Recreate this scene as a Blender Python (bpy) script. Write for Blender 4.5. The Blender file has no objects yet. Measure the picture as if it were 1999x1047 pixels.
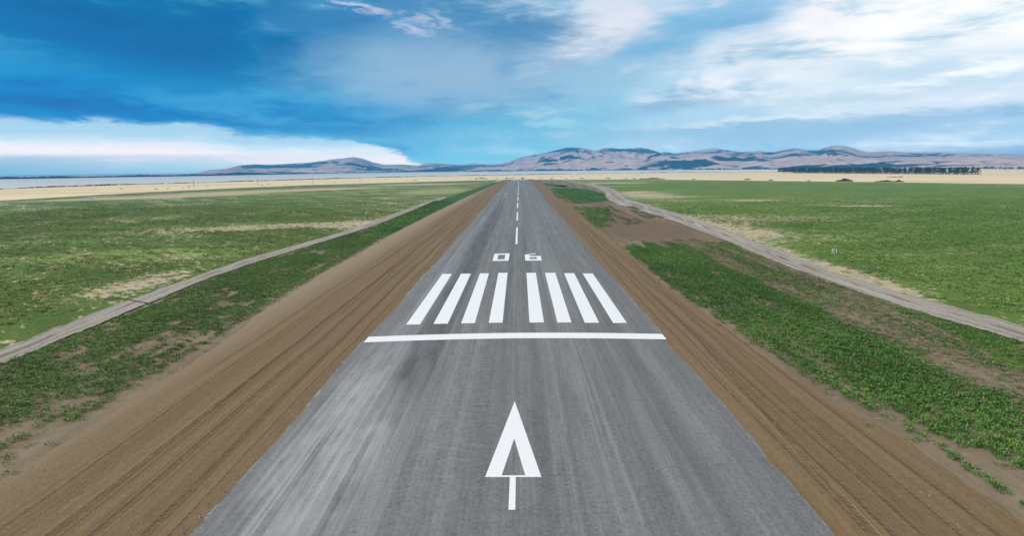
import bpy, bmesh, math, random
import numpy as np
from mathutils import Vector, Matrix

random.seed(7)
rng = np.random.default_rng(11)
S = bpy.context.scene
COL = S.collection
R = math.radians

# ------------------------------------------------------------------ camera
F, CX, CY = 1090.0, 999.5, 523.5          # focal length and centre, in pixels of a 1999 px wide frame
PITCH, YAW, ROLL = 0.175983541, -0.0148538075, -0.0107599473
CAM = np.array([0.551778279, 0.0, 16.69])
fw = np.array([math.sin(YAW) * math.cos(PITCH), math.cos(YAW) * math.cos(PITCH), -math.sin(PITCH)])
_r = np.array([math.cos(YAW), -math.sin(YAW), 0.0])
_u = np.cross(_r, fw)
rt = _r * math.cos(ROLL) + _u * math.sin(ROLL)
up = -_r * math.sin(ROLL) + _u * math.cos(ROLL)
cd = bpy.data.cameras.new('camera')
cam = bpy.data.objects.new('camera', cd)
COL.objects.link(cam)
cam.matrix_world = Matrix(((rt[0], up[0], -fw[0], CAM[0]), (rt[1], up[1], -fw[1], CAM[1]),
                           (rt[2], up[2], -fw[2], CAM[2]), (0, 0, 0, 1)))
cd.sensor_width = 36.0
cd.lens = F / 1999.0 * 36.0
cd.clip_start, cd.clip_end = 0.5, 40000
S.camera = cam

def ray(x, y):
    d = fw * F + rt * (x - CX) - up * (y - CY)
    return d / np.linalg.norm(d)
def P(x, y, z=0.0):
    d = ray(x, y)
    p = CAM + d * ((z - CAM[2]) / d[2])
    return np.array([p[0], p[1]])
def azel(x, y):
    d = ray(x, y)
    return math.degrees(math.atan2(d[0], d[1])), math.degrees(math.asin(d[2]))

# ------------------------------------------------------------------ exposure
S.render.engine = 'CYCLES'
S.view_settings.view_transform = 'Standard'
S.view_settings.look = 'None'
S.view_settings.exposure = 0.0
S.view_settings.gamma = 1.0
S.cycles.volume_bounces = 0
S.cycles.max_bounces = 6

# ------------------------------------------------------------------ node helpers
def lin(r, g=None, b=None):
    if g is None: r, g, b = r
    f = lambda c: (c / 255 / 12.92) if c / 255 <= 0.04045 else ((c / 255 + 0.055) / 1.055) ** 2.4
    return (f(r), f(g), f(b), 1.0)

class NT:
    """small helper round a node tree; values may be numbers, tuples or sockets"""
    def __init__(self, nt):
        self.t = nt; self.n = nt.nodes; self.l = nt.links
        self._co = None
    def put(self, sock, v):
        if isinstance(v, bpy.types.NodeSocket): self.l.new(v, sock)
        elif v is not None:
            try: sock.default_value = v
            except Exception:
                sock.default_value = tuple(v)[:3]
    def m(self, op, a, b=None, c=None, clamp=False):
        n = self.n.new('ShaderNodeMath'); n.operation = op; n.use_clamp = clamp
        for i, v in enumerate((a, b, c)):
            if v is not None: self.put(n.inputs[i], v)
        return n.outputs[0]
    def vm(self, op, a, b=None):
        n = self.n.new('ShaderNodeVectorMath'); n.operation = op
        self.put(n.inputs[0], a)
        if b is not None: self.put(n.inputs[1], b)
        return n.outputs['Value'] if op in ('LENGTH', 'DOT_PRODUCT', 'DISTANCE') else n.outputs[0]
    def sep(self, v):
        n = self.n.new('ShaderNodeSeparateXYZ'); self.put(n.inputs[0], v); return n.outputs
    def comb(self, x, y, z=0.0):
        n = self.n.new('ShaderNodeCombineXYZ')
        for i, v in enumerate((x, y, z)): self.put(n.inputs[i], v)
        return n.outputs[0]
    def pos(self):
        if self._co is None: self._co = self.n.new('ShaderNodeTexCoord').outputs['Object']
        return self._co
    def noise(self, v, scale, detail=4.0, rough=0.55, dist=0.0, color=False):
        n = self.n.new('ShaderNodeTexNoise')
        self.put(n.inputs['Vector'], v); n.inputs['Scale'].default_value = scale
        n.inputs['Detail'].default_value = detail; n.inputs['Roughness'].default_value = rough
        n.inputs['Distortion'].default_value = dist
        return n.outputs['Color' if color else 'Fac']
    def scale(self, v, s, rot=0.0, off=(0, 0, 0)):
        n = self.n.new('ShaderNodeMapping'); self.put(n.inputs['Vector'], v)
        n.inputs['Scale'].default_value = s; n.inputs['Rotation'].default_value = (0, 0, rot)
        n.inputs['Location'].default_value = off
        return n.outputs[0]
    def step(self, v, a, b, lo=0.0, hi=1.0):
        n = self.n.new('ShaderNodeMapRange'); n.interpolation_type = 'SMOOTHSTEP'
        self.put(n.inputs['Value'], v)
        for k, x in (('From Min', a), ('From Max', b), ('To Min', lo), ('To Max', hi)): self.put(n.inputs[k], x)
        return n.outputs['Result']
    def mix(self, f, a, b, mode='MIX'):
        n = self.n.new('ShaderNodeMix'); n.data_type = 'RGBA'; n.blend_type = mode
        self.put(n.inputs['Factor'], f); self.put(n.inputs['A'], None)
        for k, v in ((6, a), (7, b)):
            if isinstance(v, (tuple, list)) and len(v) == 3: v = tuple(v) + (1.0,)
            self.put(n.inputs[k], v)
        return n.outputs[2]
    def ramp(self, f, stops, interp='LINEAR'):
        n = self.n.new('ShaderNodeValToRGB'); self.put(n.inputs[0], f)
        cr = n.color_ramp; cr.interpolation = interp
        while len(cr.elements) < len(stops): cr.elements.new(0.5)
        for e, (p, c) in zip(cr.elements, stops):
            e.position = p
            if not isinstance(c, (tuple, list)): c = (c, c, c, 1)
            e.color = tuple(c)[:3] + (1.0,)
        return n.outputs[0]
    def bump(self, h, strength=0.3, dist=0.1):
        n = self.n.new('ShaderNodeBump'); n.inputs['Strength'].default_value = strength
        n.inputs['Distance'].default_value = dist; self.put(n.inputs['Height'], h)
        return n.outputs[0]
    def ellipse(self, c, r, rot=0.0, noise=None, soft=0.35):
        x, y, _ = self.sep(self.pos())
        dx, dy = self.m('SUBTRACT', x, c[0]), self.m('SUBTRACT', y, c[1])
        ca, sa = math.cos(rot), math.sin(rot)
        a = self.m('ADD', self.m('MULTIPLY', dx, ca / r[0]), self.m('MULTIPLY', dy, sa / r[0]))
        b = self.m('ADD', self.m('MULTIPLY', dx, -sa / r[1]), self.m('MULTIPLY', dy, ca / r[1]))
        d = self.m('SQRT', self.m('ADD', self.m('MULTIPLY', a, a), self.m('MULTIPLY', b, b)))
        if noise is not None: d = self.m('ADD', d, noise)
        return self.step(d, 1 + soft, 1 - soft)

def mat(name):
    m = bpy.data.materials.new(name); m.use_nodes = True
    t = NT(m.node_tree); b = m.node_tree.nodes['Principled BSDF']
    b.inputs['Roughness'].default_value = 0.9
    b.inputs['Specular IOR Level'].default_value = 0.2
    return m, t, b
def flat_mat(name, col, rough=0.6, var=0.25, scale=3.0, metallic=0.0, spec=0.3):
    m, t, b = mat(name)
    n = t.noise(t.pos(), scale, 4)
    lo = tuple(c * (1 - var) for c in col); hi = tuple(min(1, c * (1 + var)) for c in col)
    t.put(b.inputs['Base Color'], t.ramp(n, [(0.3, lo), (0.7, hi)]))
    b.inputs['Roughness'].default_value = rough; b.inputs['Metallic'].default_value = metallic
    b.inputs['Specular IOR Level'].default_value = spec
    return m

# ------------------------------------------------------------------ world: physical sky behind a broken cloud deck
SUN_AZ, SUN_EL = R(-106), R(32)     # behind the camera's left shoulder
W = bpy.data.worlds.new('World'); S.world = W; W.use_nodes = True
w = NT(W.node_tree)
for n in list(w.n): w.n.remove(n)
out = w.n.new('ShaderNodeOutputWorld')
sky = w.n.new('ShaderNodeTexSky'); sky.sky_type = 'NISHITA'; sky.sun_disc = False
sky.sun_elevation = SUN_EL; sky.sun_rotation = SUN_AZ
bg1 = w.n.new('ShaderNodeBackground'); w.l.new(sky.outputs[0], bg1.inputs[0]); bg1.inputs[1].default_value = 0.1
D = w.vm('NORMALIZE', w.n.new('ShaderNodeTexCoord').outputs['Generated'])
dx, dy, dz = w.sep(D)
az = w.m('MULTIPLY', w.m('ARCTAN2', dx, dy), 57.29578)
el = w.m('MULTIPLY', w.m('ARCSINE', dz), 57.29578)
wc = w.comb(w.m('MULTIPLY', az, 1 / 15.0), w.m('MULTIPLY', el, 1 / 6.0), 0.0)      # bearing and height, flattened as a deck looks from below
nA = w.noise(w.scale(wc, (0.55, 0.75, 1.0), R(-14), (2.3, 0.4, 0)), 1.0, 7, 0.55, 0.6)
nB = w.noise(w.scale(wc, (0.8, 2.0, 1.0), R(-10), (5.1, 7.7, 0)), 1.0, 8, 0.60, 0.3)
nC = w.noise(w.scale(wc, (1.3, 1.7, 1.0), R(24), (9.1, 2.7, 0)), 1.0, 8, 0.60, 0.5)
sA, sB, sC = (w.m('SUBTRACT', n, 0.5) for n in (nA, nB, nC))
amp = w.step(el, 0.0, 12.0, 0.3, 1.0)
azw = w.m('ADD', az, w.m('MULTIPLY', w.m('ADD', w.m('MULTIPLY', sA, 12.0), w.m('MULTIPLY', sC, 9.0)), amp))
elw = w.m('ADD', el, w.m('MULTIPLY', w.m('ADD', w.m('MULTIPLY', sB, 4.5), w.m('MULTIPLY', sA, 4.0)), amp))
nD = w.noise(w.scale(wc, (2.8, 5.0, 1.0), R(-14), (4.4, 1.2, 0)), 1.0, 9, 0.66, 0.4)
sD = w.m('SUBTRACT', nD, 0.5)
XS = (237, 400, 600, 800, 1000, 1150, 1300, 1450, 1600, 1762)
ROWS = [
 (325, [(70,160,215),(90,170,215),(110,185,220),(120,195,222),(125,198,222),(140,202,225),(155,208,230),(160,208,230),(160,207,230),(165,208,232)]),
 (270, [(40,140,200),(60,150,205),(80,165,210),(95,175,215),(115,190,220),(140,198,222),(165,208,230),(165,207,231),(165,206,231),(170,205,232)]),
 (230, [(25,130,195),(45,145,205),(50,150,205),(85,165,210),(105,180,215),(135,195,222),(170,210,232),(175,212,234),(200,224,240),(215,230,243)]),
 (180, [(35,145,205),(45,148,205),(70,155,205),(110,175,215),(115,175,212),(150,200,226),(175,210,232),(195,220,236),(222,236,245),(200,224,240)]),
 (120, [(0,118,178),(8,118,176),(48,138,190),(110,170,210),(130,178,212),(150,190,218),(185,212,232),(225,235,244),(250,250,252),(255,255,255)]),
 (60,  [(0,112,172),(8,113,168),(42,130,185),(95,155,200),(85,150,195),(185,210,230),(120,185,220),(170,205,232),(240,243,248),(255,255,255)]),
 (0,   [(5,122,178),(10,113,168),(35,123,178),(85,145,190),(75,140,185),(130,180,215),(190,215,235),(140,190,220),(205,225,240),(245,248,252)]),
]
azn = w.m('ADD', w.m('MULTIPLY', azw, 1 / 90.0), 0.5)
prev = None
for y, cols in ROWS:
    c = w.ramp(azn, [(azel(x, y)[0] / 90 + 0.5, lin(k)) for x, k in zip(XS, cols)], 'B_SPLINE' if False else 'EASE')
    e = azel(1000, y)[1]
    prev = c if prev is None else w.mix(w.step(elw, pe, e), prev, c)
    pe = e
# streaks: darker bellies and brighter tops within the deck
tex = w.m('ADD', w.m('MULTIPLY', sB, 1.0), w.m('ADD', w.m('MULTIPLY', sC, 0.75), w.m('MULTIPLY', sD, 0.40)))
hi_c = w.ramp(azn, [(0.12, lin(70, 165, 215)), (0.36, lin(110, 185, 222)), (0.5, lin(190, 218, 236)), (0.72, lin(250, 250, 255)), (0.9, (1.1, 1.1, 1.1))])
prev = w.mix(w.step(tex, 0.0, 0.26, 0.0, 0.72), prev, hi_c)
prev = w.mix(w.step(tex, 0.0, -0.27, 0.0, 0.72), prev, w.mix(1.0, prev, lin(140, 198, 224), 'MULTIPLY'))
# the larger masses and breaks of this particular deck, with ragged rims
fa = w.m('ADD', az, w.m('ADD', w.m('MULTIPLY', sC, 11.0), w.m('MULTIPLY', sD, 9.0)))
fe = w.m('ADD', el, w.m('ADD', w.m('MULTIPLY', sB, 3.0), w.m('MULTIPLY', sD, 3.8)))
for (px_, py_, rx_, ry_, rot_, col_, k_) in [
    (380, 80, 190, 75, 0, (0, 104, 164), .65), (470, 192, 190, 13, 3, (75, 170, 218), .5), (400, 228, 230, 11, -4, (10, 115, 182), .7), (610, 245, 170, 14, -6, (55, 140, 196), .6),
    (640, 40, 110, 45, -20, (70, 135, 185), .5), (880, 140, 230, 62, 0, (150, 184, 211), .85), (880, 215, 90, 14, 0, (100, 160, 202), .6), (1020, 60, 120, 40, 0, (70, 134, 184), .65), (1010, 125, 50, 14, 15, (95, 155, 200), .6),
    (690, 6, 32, 8, -15, (225, 224, 238), .6), (792, 46, 30, 16, -30, (220, 220, 236), .5), (850, 36, 30, 12, -30, (205, 216, 234), .45),
    (1185, 45, 75, 50, 25, (232, 234, 243), .85), (1430, 25, 150, 22, 5, (135, 188, 226), .8), (1265, 95, 80, 18, 8, (120, 182, 221), .8),
    (1390, 160, 60, 16, 25, (236, 242, 247), .8), (1330, 198, 110, 16, 8, (138, 184, 214), .9), (1480, 230, 190, 6, 3, (222, 236, 245), .75), (1520, 258, 300, 20, 0, (150, 192, 219), .9), (1640, 190, 160, 14, 3, (188, 214, 231), .7), (1180, 150, 120, 22, 8, (150, 192, 219), .6),
    (1085, 240, 50, 9, 0, (165, 215, 232), .7), (1720, 130, 60, 16, 0, (190, 220, 236), .6), (930, 270, 230, 16, 0, (118, 186, 218), .6)]:
    a1, e1 = azel(px_, py_); ca, sa = math.cos(R(rot_)), math.sin(R(rot_)); px2 = 0.0475
    qx = w.m('SUBTRACT', fa, a1); qy = w.m('SUBTRACT', fe, e1)
    ux_ = w.m('ADD', w.m('MULTIPLY', qx, ca / (rx_ * px2)), w.m('MULTIPLY', qy, sa / (rx_ * px2)))
    uy_ = w.m('ADD', w.m('MULTIPLY', qx, -sa / (ry_ * px2)), w.m('MULTIPLY', qy, ca / (ry_ * px2)))
    dd = w.vm('LENGTH', w.comb(ux_, uy_, 0.0))
    prev = w.mix(w.step(dd, 1.75, 0.15, 0.0, k_), prev, lin(col_))
# clear gap under the cloud edge, low on the left
EDGE = [(-60, 222), (237, 235), (350, 243), (430, 252), (520, 264), (600, 269), (690, 274), (720, 288), (760, 299), (825, 318), (880, 345)]
AE = [azel(x, y) for x, y in EDGE]
ed = w.ramp(w.m('ADD', w.m('MULTIPLY', w.m('ADD', az, w.m('MULTIPLY', sB, 5.0)), 1 / 60.0), 0.9), [(a / 60 + 0.9, max(0.0, (e + 2) / 10.0)) for a, e in AE])
edge_el = w.m('SUBTRACT', w.m('MULTIPLY', ed, 10.0), 2.0)
below = w.m('SUBTRACT', edge_el, w.m('ADD', el, w.m('ADD', w.m('MULTIPLY', sB, 1.8), w.m('ADD', w.m('MULTIPLY', sD, 2.2), w.m('MULTIPLY', sC, 1.0)))))
gapf = w.step(below, -0.25, 0.35)
gel = w.m('ADD', el, w.m('ADD', w.m('MULTIPLY', sB, 1.2), w.m('MULTIPLY', sD, 1.5)))
gap = w.ramp(w.m('DIVIDE', w.m('ADD', gel, w.step(az, -30.0, -24.0, 0.0, 0.7)), 5.0), [(0.0, lin(160, 210, 235)), (0.10, lin(180, 218, 237)), (0.19, lin(205, 227, 239)), (0.27, lin(240, 237, 241)), (0.40, lin(238, 236, 241)),
                                      (0.51, lin(206, 226, 237)), (0.64, lin(170, 210, 230)), (0.95, lin(163, 206, 228))])
cloud = w.mix(gapf, prev, gap)
# the low sky stands behind kilometres of air (see haze at the end): what shines behind it is brighter and warmer
HAZE_D, HAZE_TOP, HAZE_FAR = 0.00016, 300.0, 9800.0
path = w.m('MINIMUM', HAZE_FAR, w.m('DIVIDE', HAZE_TOP - CAM[2], w.m('MAXIMUM', dz, 0.01)))
trn = w.m('EXPONENT', w.m('MULTIPLY', path, -HAZE_D))
lost = w.m('SUBTRACT', 1.0, trn)
scat = w.comb(w.m('MULTIPLY', lost, 0.035), w.m('MULTIPLY', lost, 0.22), w.m('MULTIPLY', lost, 0.42))
cloud = w.vm('MAXIMUM', w.vm('DIVIDE', w.vm('SUBTRACT', cloud, scat), w.comb(trn, trn, trn)), (0.0, 0.0, 0.0))
# high overhead and behind the camera: unseen even cloud, its brightness set to light the ground
over = w.step(el, 17.0, 40.0)
cloud = w.mix(over, cloud, (0.58, 0.62, 0.68, 1))
bg2 = w.n.new('ShaderNodeBackground'); w.l.new(cloud, bg2.inputs[0]); bg2.inputs[1].default_value = 1.0
mx = w.n.new('ShaderNodeMixShader'); mx.inputs[0].default_value = 0.985
w.l.new(bg1.outputs[0], mx.inputs[1]); w.l.new(bg2.outputs[0], mx.inputs[2]); w.l.new(mx.outputs[0], out.inputs[0])

# ------------------------------------------------------------------ sun, softened by cloud
ld = bpy.data.lights.new('sun', 'SUN'); ld.energy = 3.3; ld.angle = R(6); ld.color = (1.0, 0.94, 0.85)
sun = bpy.data.objects.new('sun', ld); COL.objects.link(sun)
sd = Vector((math.sin(SUN_AZ) * math.cos(SUN_EL), math.cos(SUN_AZ) * math.cos(SUN_EL), math.sin(SUN_EL)))
sun.rotation_euler = sd.to_track_quat('Z', 'Y').to_euler()

# ------------------------------------------------------------------ mesh helpers
def link(name, me, m=None, parent=None):
    o = bpy.data.objects.new(name, me); COL.objects.link(o)
    if m is not None and not me.materials: me.materials.append(m)
    if parent is not None: o.parent = parent
    return o
def mesh(name, v, f, m=None, parent=None, smooth=False):
    me = bpy.data.meshes.new(name); me.from_pydata([tuple(map(float, q)) for q in v], [], [tuple(map(int, q)) for q in f]); me.update()
    if smooth:
        for p in me.polygons: p.use_smooth = True
    return link(name, me, m, parent)
def np_mesh(name, V, Fc, m, tint=None, smooth=False):
    """V n x 3, Fc k x (3|4): fast mesh"""
    me = bpy.data.meshes.new(name); k = Fc.shape[1]
    me.vertices.add(len(V)); me.vertices.foreach_set('co', np.ascontiguousarray(V, dtype=np.float32).ravel())
    me.loops.add(Fc.size); me.loops.foreach_set('vertex_index', np.ascontiguousarray(Fc, dtype=np.int32).ravel())
    me.polygons.add(len(Fc)); me.polygons.foreach_set('loop_start', np.arange(0, Fc.size, k, dtype=np.int32))
    if smooth: me.polygons.foreach_set('use_smooth', np.ones(len(Fc), dtype=bool))
    if tint is not None:
        a = me.color_attributes.new('tint', 'FLOAT_COLOR', 'POINT')
        a.data.foreach_set('color', np.ascontiguousarray(tint, dtype=np.float32).ravel())
    me.update(calc_edges=True); me.materials.append(m)
    return me
def tag(o, label=None, cat=None, group=None, kind=None):
    for k, v in (('label', label), ('category', cat), ('group', group), ('kind', kind)):
        if v: o[k] = v
    return o
def empty(name, loc, rz=0.0):
    o = bpy.data.objects.new(name, None); COL.objects.link(o); o.location = loc; o.rotation_euler = (0, 0, rz); o.empty_display_size = 0.3
    return o
def copy_tree(o, parent=None):
    c = o.copy(); COL.objects.link(c)
    if parent is not None: c.parent = parent
    for ch in list(o.children): copy_tree(ch, c)
    return c
class MB:
    """collects boxes, tubes and prisms into one mesh"""
    def __init__(s): s.v = []; s.f = []
    def add(s, v, f):
        k = len(s.v); s.v += [tuple(map(float, q)) for q in v]; s.f += [tuple(i + k for i in q) for q in f]; return s
    def box(s, c, d, taper=1.0):
        x, y, z = d[0] / 2, d[1] / 2, d[2] / 2
        v = [(c[0] + sx * x * (taper if sz > 0 else 1), c[1] + sy * y * (taper if sz > 0 else 1), c[2] + sz * z) for sz in (-1, 1) for sy in (-1, 1) for sx in (-1, 1)]
        return s.add(v, [(0, 2, 3, 1), (4, 5, 7, 6), (0, 1, 5, 4), (2, 6, 7, 3), (0, 4, 6, 2), (1, 3, 7, 5)])
    def tube(s, a, b, r0, r1=None, n=8):
        a, b = Vector(a), Vector(b); r1 = r0 if r1 is None else r1
        q = (b - a).to_track_quat('Z', 'Y'); v = []
        for p, r in ((a, r0), (b, r1)):
            for i in range(n):
                t = 2 * math.pi * i / n
                v.append(p + q @ Vector((r * math.cos(t), r * math.sin(t), 0)))
        f = [(i, (i + 1) % n, n + (i + 1) % n, n + i) for i in range(n)] + [tuple(range(n))[::-1], tuple(range(n, 2 * n))]
        return s.add(v, f)
    def prism(s, prof, y0, y1):          # profile in x,z extruded along y
        n = len(prof)
        v = [(x, y0, z) for x, z in prof] + [(x, y1, z) for x, z in prof]
        f = [(i, (i + 1) % n, n + (i + 1) % n, n + i) for i in range(n)] + [tuple(range(n))[::-1], tuple(range(n, 2 * n))]
        return s.add(v, f)
    def build(s, name, m, parent=None, smooth=False): return mesh(name, s.v, s.f, m, parent, smooth)

# numpy value noise
def _h(ix, iy, seed):
    n = (ix.astype(np.int64) * 374761393 + iy.astype(np.int64) * 668265263 + seed * 144665) & 0xffffffff
    n = ((n ^ (n >> 13)) * 1274126177) & 0xffffffff
    return ((n ^ (n >> 16)) & 0xffff) / 65535.0
def vnoise(x, y, seed=0):
    ix, iy = np.floor(x), np.floor(y); fx, fy = x - ix, y - iy
    fx = fx * fx * (3 - 2 * fx); fy = fy * fy * (3 - 2 * fy)
    a, b, c, d = _h(ix, iy, seed), _h(ix + 1, iy, seed), _h(ix, iy + 1, seed), _h(ix + 1, iy + 1, seed)
    return (a * (1 - fx) + b * fx) * (1 - fy) + (c * (1 - fx) + d * fx) * fy
def fbm(x, y, seed=0, o=4, g=0.5):
    s = 0; a = 1; t = 0
    for i in range(o):
        s = s + a * vnoise(x * 2 ** i, y * 2 ** i, seed + i * 17); t += a; a *= g
    return s / t
def ridged(x, y, seed=0, o=4):
    s = 0; a = 1; t = 0
    for i in range(o):
        s = s + a * (1 - np.abs(2 * vnoise(x * 2 ** i, y * 2 ** i, seed + i * 31) - 1)); t += a; a *= 0.5
    return s / t

def sheet(name, pts, z, m, jag=0.0, step=None, kind='structure', seed=1):
    """flat sheet with a ragged edge; pts is a closed outline in world x,y"""
    out = []
    n = len(pts)
    for i in range(n):
        a, b = np.array(pts[i], float), np.array(pts[(i + 1) % n], float)
        L = np.linalg.norm(b - a)
        if step is None: k = 1
        else: k = int(max(1, min(900, L / step)))
        nrm = np.array([-(b - a)[1], (b - a)[0]]) / (L + 1e-9)
        for j in range(k):
            p = a + (b - a) * j / k
            if jag:
                q = (fbm(np.array([p[0] * 0.35]), np.array([p[1] * 0.35]), seed, 5, 0.62)[0] - 0.5) * 2 * jag
                p = p + nrm * q
            out.append((p[0], p[1], z))
    bm = bmesh.new(); vs = [bm.verts.new(v) for v in out]
    es = [bm.edges.new((vs[i], vs[(i + 1) % len(vs)])) for i in range(len(vs))]
    bmesh.ops.triangle_fill(bm, edges=es, use_beauty=True, use_dissolve=False)
    for f in bm.faces:
        f.normal_update()
        if f.normal.z < 0: f.normal_flip()
    me = bpy.data.meshes.new(name); bm.to_mesh(me); bm.free()
    o = link(name, me, m); tag(o, kind=kind)
    return o
def inside(px, py, poly):
    r = np.zeros(len(px), bool); n = len(poly)
    for i in range(n):
        x1, y1 = poly[i]; x2, y2 = poly[(i + 1) % n]
        c = ((y1 > py) != (y2 > py)) & (px < (x2 - x1) * (py - y1) / (y2 - y1 + 1e-12) + x1)
        r ^= c
    return r

# ------------------------------------------------------------------ ground: the tan spit, one sheet to the shore
def shore_xy():
    px = [(-150, 376), (100, 365.5), (237, 361), (400, 356.5), (550, 352), (700, 347.5), (850, 343.7), (1000, 341.6), (1200, 338), (1350, 336.4), (1500, 335.3)]
    pts = [P(x, y) for x, y in px]
    d = pts[0] - pts[1]; pts = [pts[0] + d / np.linalg.norm(d) * 6000] + pts
    pts += [np.array([1250., 1760.]), np.array([2400., 1500.]), np.array([9000., 900.])]
    return pts
SH = shore_xy()
def dense(pts, step):
    o = []
    for a, b in zip(pts[:-1], pts[1:]):
        k = int(max(1, np.linalg.norm(b - a) / step))
        o += [a + (b - a) * i / k for i in range(k)]
    return np.array(o + [pts[-1]])
m_ground, t, b = mat('dry_spit_grass')
p = t.pos()
n1 = t.noise(t.scale(p, (0.004, 0.02, 1), R(12)), 1.0, 6, 0.6)
n2 = t.noise(t.scale(p, (0.05, 0.25, 1), R(8)), 1.0, 5, 0.65)
n3 = t.noise(p, 1.2, 4)
c = t.ramp(n1, [(0.3, (0.62, 0.48, 0.27)), (0.5, (0.80, 0.64, 0.39)), (0.7, (0.86, 0.72, 0.47))])
c = t.mix(t.step(n2, 0.56, 0.68, 0, 0.45), c, (0.30, 0.22, 0.11))
c = t.mix(t.step(n3, 0.55, 0.7, 0, 0.25), c, (0.42, 0.33, 0.18))
t.put(b.inputs['Base Color'], c); t.put(b.inputs['Normal'], t.bump(n3, 0.3, 0.2))
sp = dense(SH, 12.0)
jx = (fbm(sp[:, 0] * 0.01, sp[:, 1] * 0.01, 5, 5) - 0.5) * 30
V = []; Fc = []
for i, (q, j) in enumerate(zip(sp, jx)):
    rows = [(q[0], -3000.0, 0.0), (q[0], 0.0, 0.0), (q[0], q[1] * 0.6, 0.0), (q[0], q[1] + j - 25, 0.0), (q[0], q[1] + j, -0.15), (q[0], q[1] + j + 14, -2.2)]
    V += rows
    if i:
        for k in range(5):
            a0 = (i - 1) * 6 + k; Fc.append((a0, a0 + 6, a0 + 7, a0 + 1))
ground = link('ground', np_mesh('ground', np.array(V), np.array(Fc), m_ground)); tag(ground, kind='structure')

# ------------------------------------------------------------------ lake
m_lake, t, b = mat('lake_water')
n = t.noise(t.scale(t.pos(), (0.01, 0.05, 1)), 1.0, 6, 0.6)
t.put(b.inputs['Base Color'], t.ramp(n, [(0.35, (0.74, 0.69, 0.57)), (0.65, (0.84, 0.78, 0.64))]))  # pale base colour stands in for bright sky reflected off the water
b.inputs['Roughness'].default_value = 0.35; b.inputs['Specular IOR Level'].default_value = 0.5
rip = t.noise(t.scale(t.pos(), (0.6, 1.2, 1)), 1.0, 4, 0.6)
t.put(b.inputs['Normal'], t.bump(rip, 0.3, 0.1))
lk = mesh('lake', [(-9000, 250, -1), (9000, 250, -1), (9000, 11000, -1), (-9000, 11000, -1)], [(0, 1, 2, 3)], m_lake); tag(lk, kind='structure')

# ------------------------------------------------------------------ field, verge, shoulder, track materials
def green_field(name, rot, bare, tone, feats=()):
    m, t, b = mat(name); p = t.pos()
    q = t.scale(p, (1, 1, 1), rot)
    big = t.noise(t.scale(q, (0.006, 0.02, 1)), 1.0, 5, 0.55)
    mid = t.noise(t.scale(q, (0.035, 0.11, 1)), 1.0, 5, 0.6)
    fine = t.noise(t.scale(q, (0.45, 0.75, 1)), 1.0, 5, 0.7)
    leaf = t.noise(p, 2.6, 5, 0.7)
    g = t.ramp(mid, [(0.3, tuple(tone * k for k in (0.074, 0.134, 0.018))), (0.5, tuple(tone * k for k in (0.114, 0.192, 0.024))), (0.72, tuple(tone * k for k in (0.178, 0.252, 0.034)))])
    g = t.mix(t.step(big, 0.35, 0.65, 0.0, 0.25), g, tuple(tone * k for k in (0.17, 0.255, 0.045)))
    g = t.mix(t.step(leaf, 0.42, 0.62, 0.0, 0.6), g, tuple(tone * k for k in (0.040, 0.075, 0.014)))
    for kind, args in feats:
        if kind == 'bright': g = t.mix(t.m('MULTIPLY', t.ellipse(*args, noise=t.m('MULTIPLY', t.m('SUBTRACT', mid, 0.5), 1.2)), 0.8), g, (0.21, 0.30, 0.06))
        if kind == 'pale': g = t.mix(t.m('MULTIPLY', t.ellipse(*args, noise=t.m('MULTIPLY', t.m('SUBTRACT', mid, 0.5), 1.2)), 0.75), g, (0.32, 0.36, 0.13))
    tan = t.ramp(fine, [(0.3, (0.38, 0.31, 0.18)), (0.65, (0.60, 0.50, 0.33))])
    s = t.m('ADD', t.m('MULTIPLY', fine, 0.80), t.m('ADD', t.m('MULTIPLY', mid, 0.44), t.m('MULTIPLY', big, 0.20)))
    for kind, args in feats:
        if kind == 'tan': s = t.m('ADD', s, t.m('MULTIPLY', t.ellipse(*args, noise=t.m('MULTIPLY', t.m('SUBTRACT', mid, 0.5), 1.6), soft=0.6), 0.17))
        if kind == 'lush': s = t.m('SUBTRACT', s, t.m('MULTIPLY', t.ellipse(*args, noise=t.m('MULTIPLY', t.m('SUBTRACT', mid, 0.5), 1.2), soft=0.6), 0.12))
    k = t.step(t.m('ADD', s, t.step(t.sep(p)[1], 150, 450, 0.0, 0.035)), bare, bare + 0.07)
    sp = t.noise(t.scale(q, (1.5, 0.6, 1)), 1.0, 3, 0.6); dry = t.noise(t.scale(q, (0.02, 0.05, 1)), 1.0, 4, 0.6)
    k = t.m('MAXIMUM', k, t.m('MULTIPLY', t.step(sp, 0.60, 0.68), t.step(dry, 0.45, 0.62, 0.05, 0.6)))
    t.put(b.inputs['Base Color'], t.mix(k, g, tan))
    t.put(b.inputs['Normal'], t.bump(t.m('ADD', leaf, fine), 0.7, 0.3))
    return m
def c2(x, y): return tuple(P(x, y))
m_fieldL = green_field('left_field_crop', R(45), 0.782, 0.95, [
    ('bright', ((-140, 440), (75, 9), R(45))), ('pale', (c2(850, 374), (26, 55), R(-3))),
    ('tan', (c2(600, 440), (40, 9), R(20))), ('tan', (c2(700, 437), (8, 20), R(0))), ('tan', ((-58, 84), (4, 10), R(0))),
    ('tan', (c2(560, 372), (90, 30), R(45))), ('tan', (c2(300, 385), (70, 22), R(40))), ('tan', (c2(830, 360), (60, 25), R(20))),
    ('bright', (c2(270, 500), (26, 10), R(10))), ('lush', (c2(350, 410), (60, 26), R(35)))])
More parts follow.
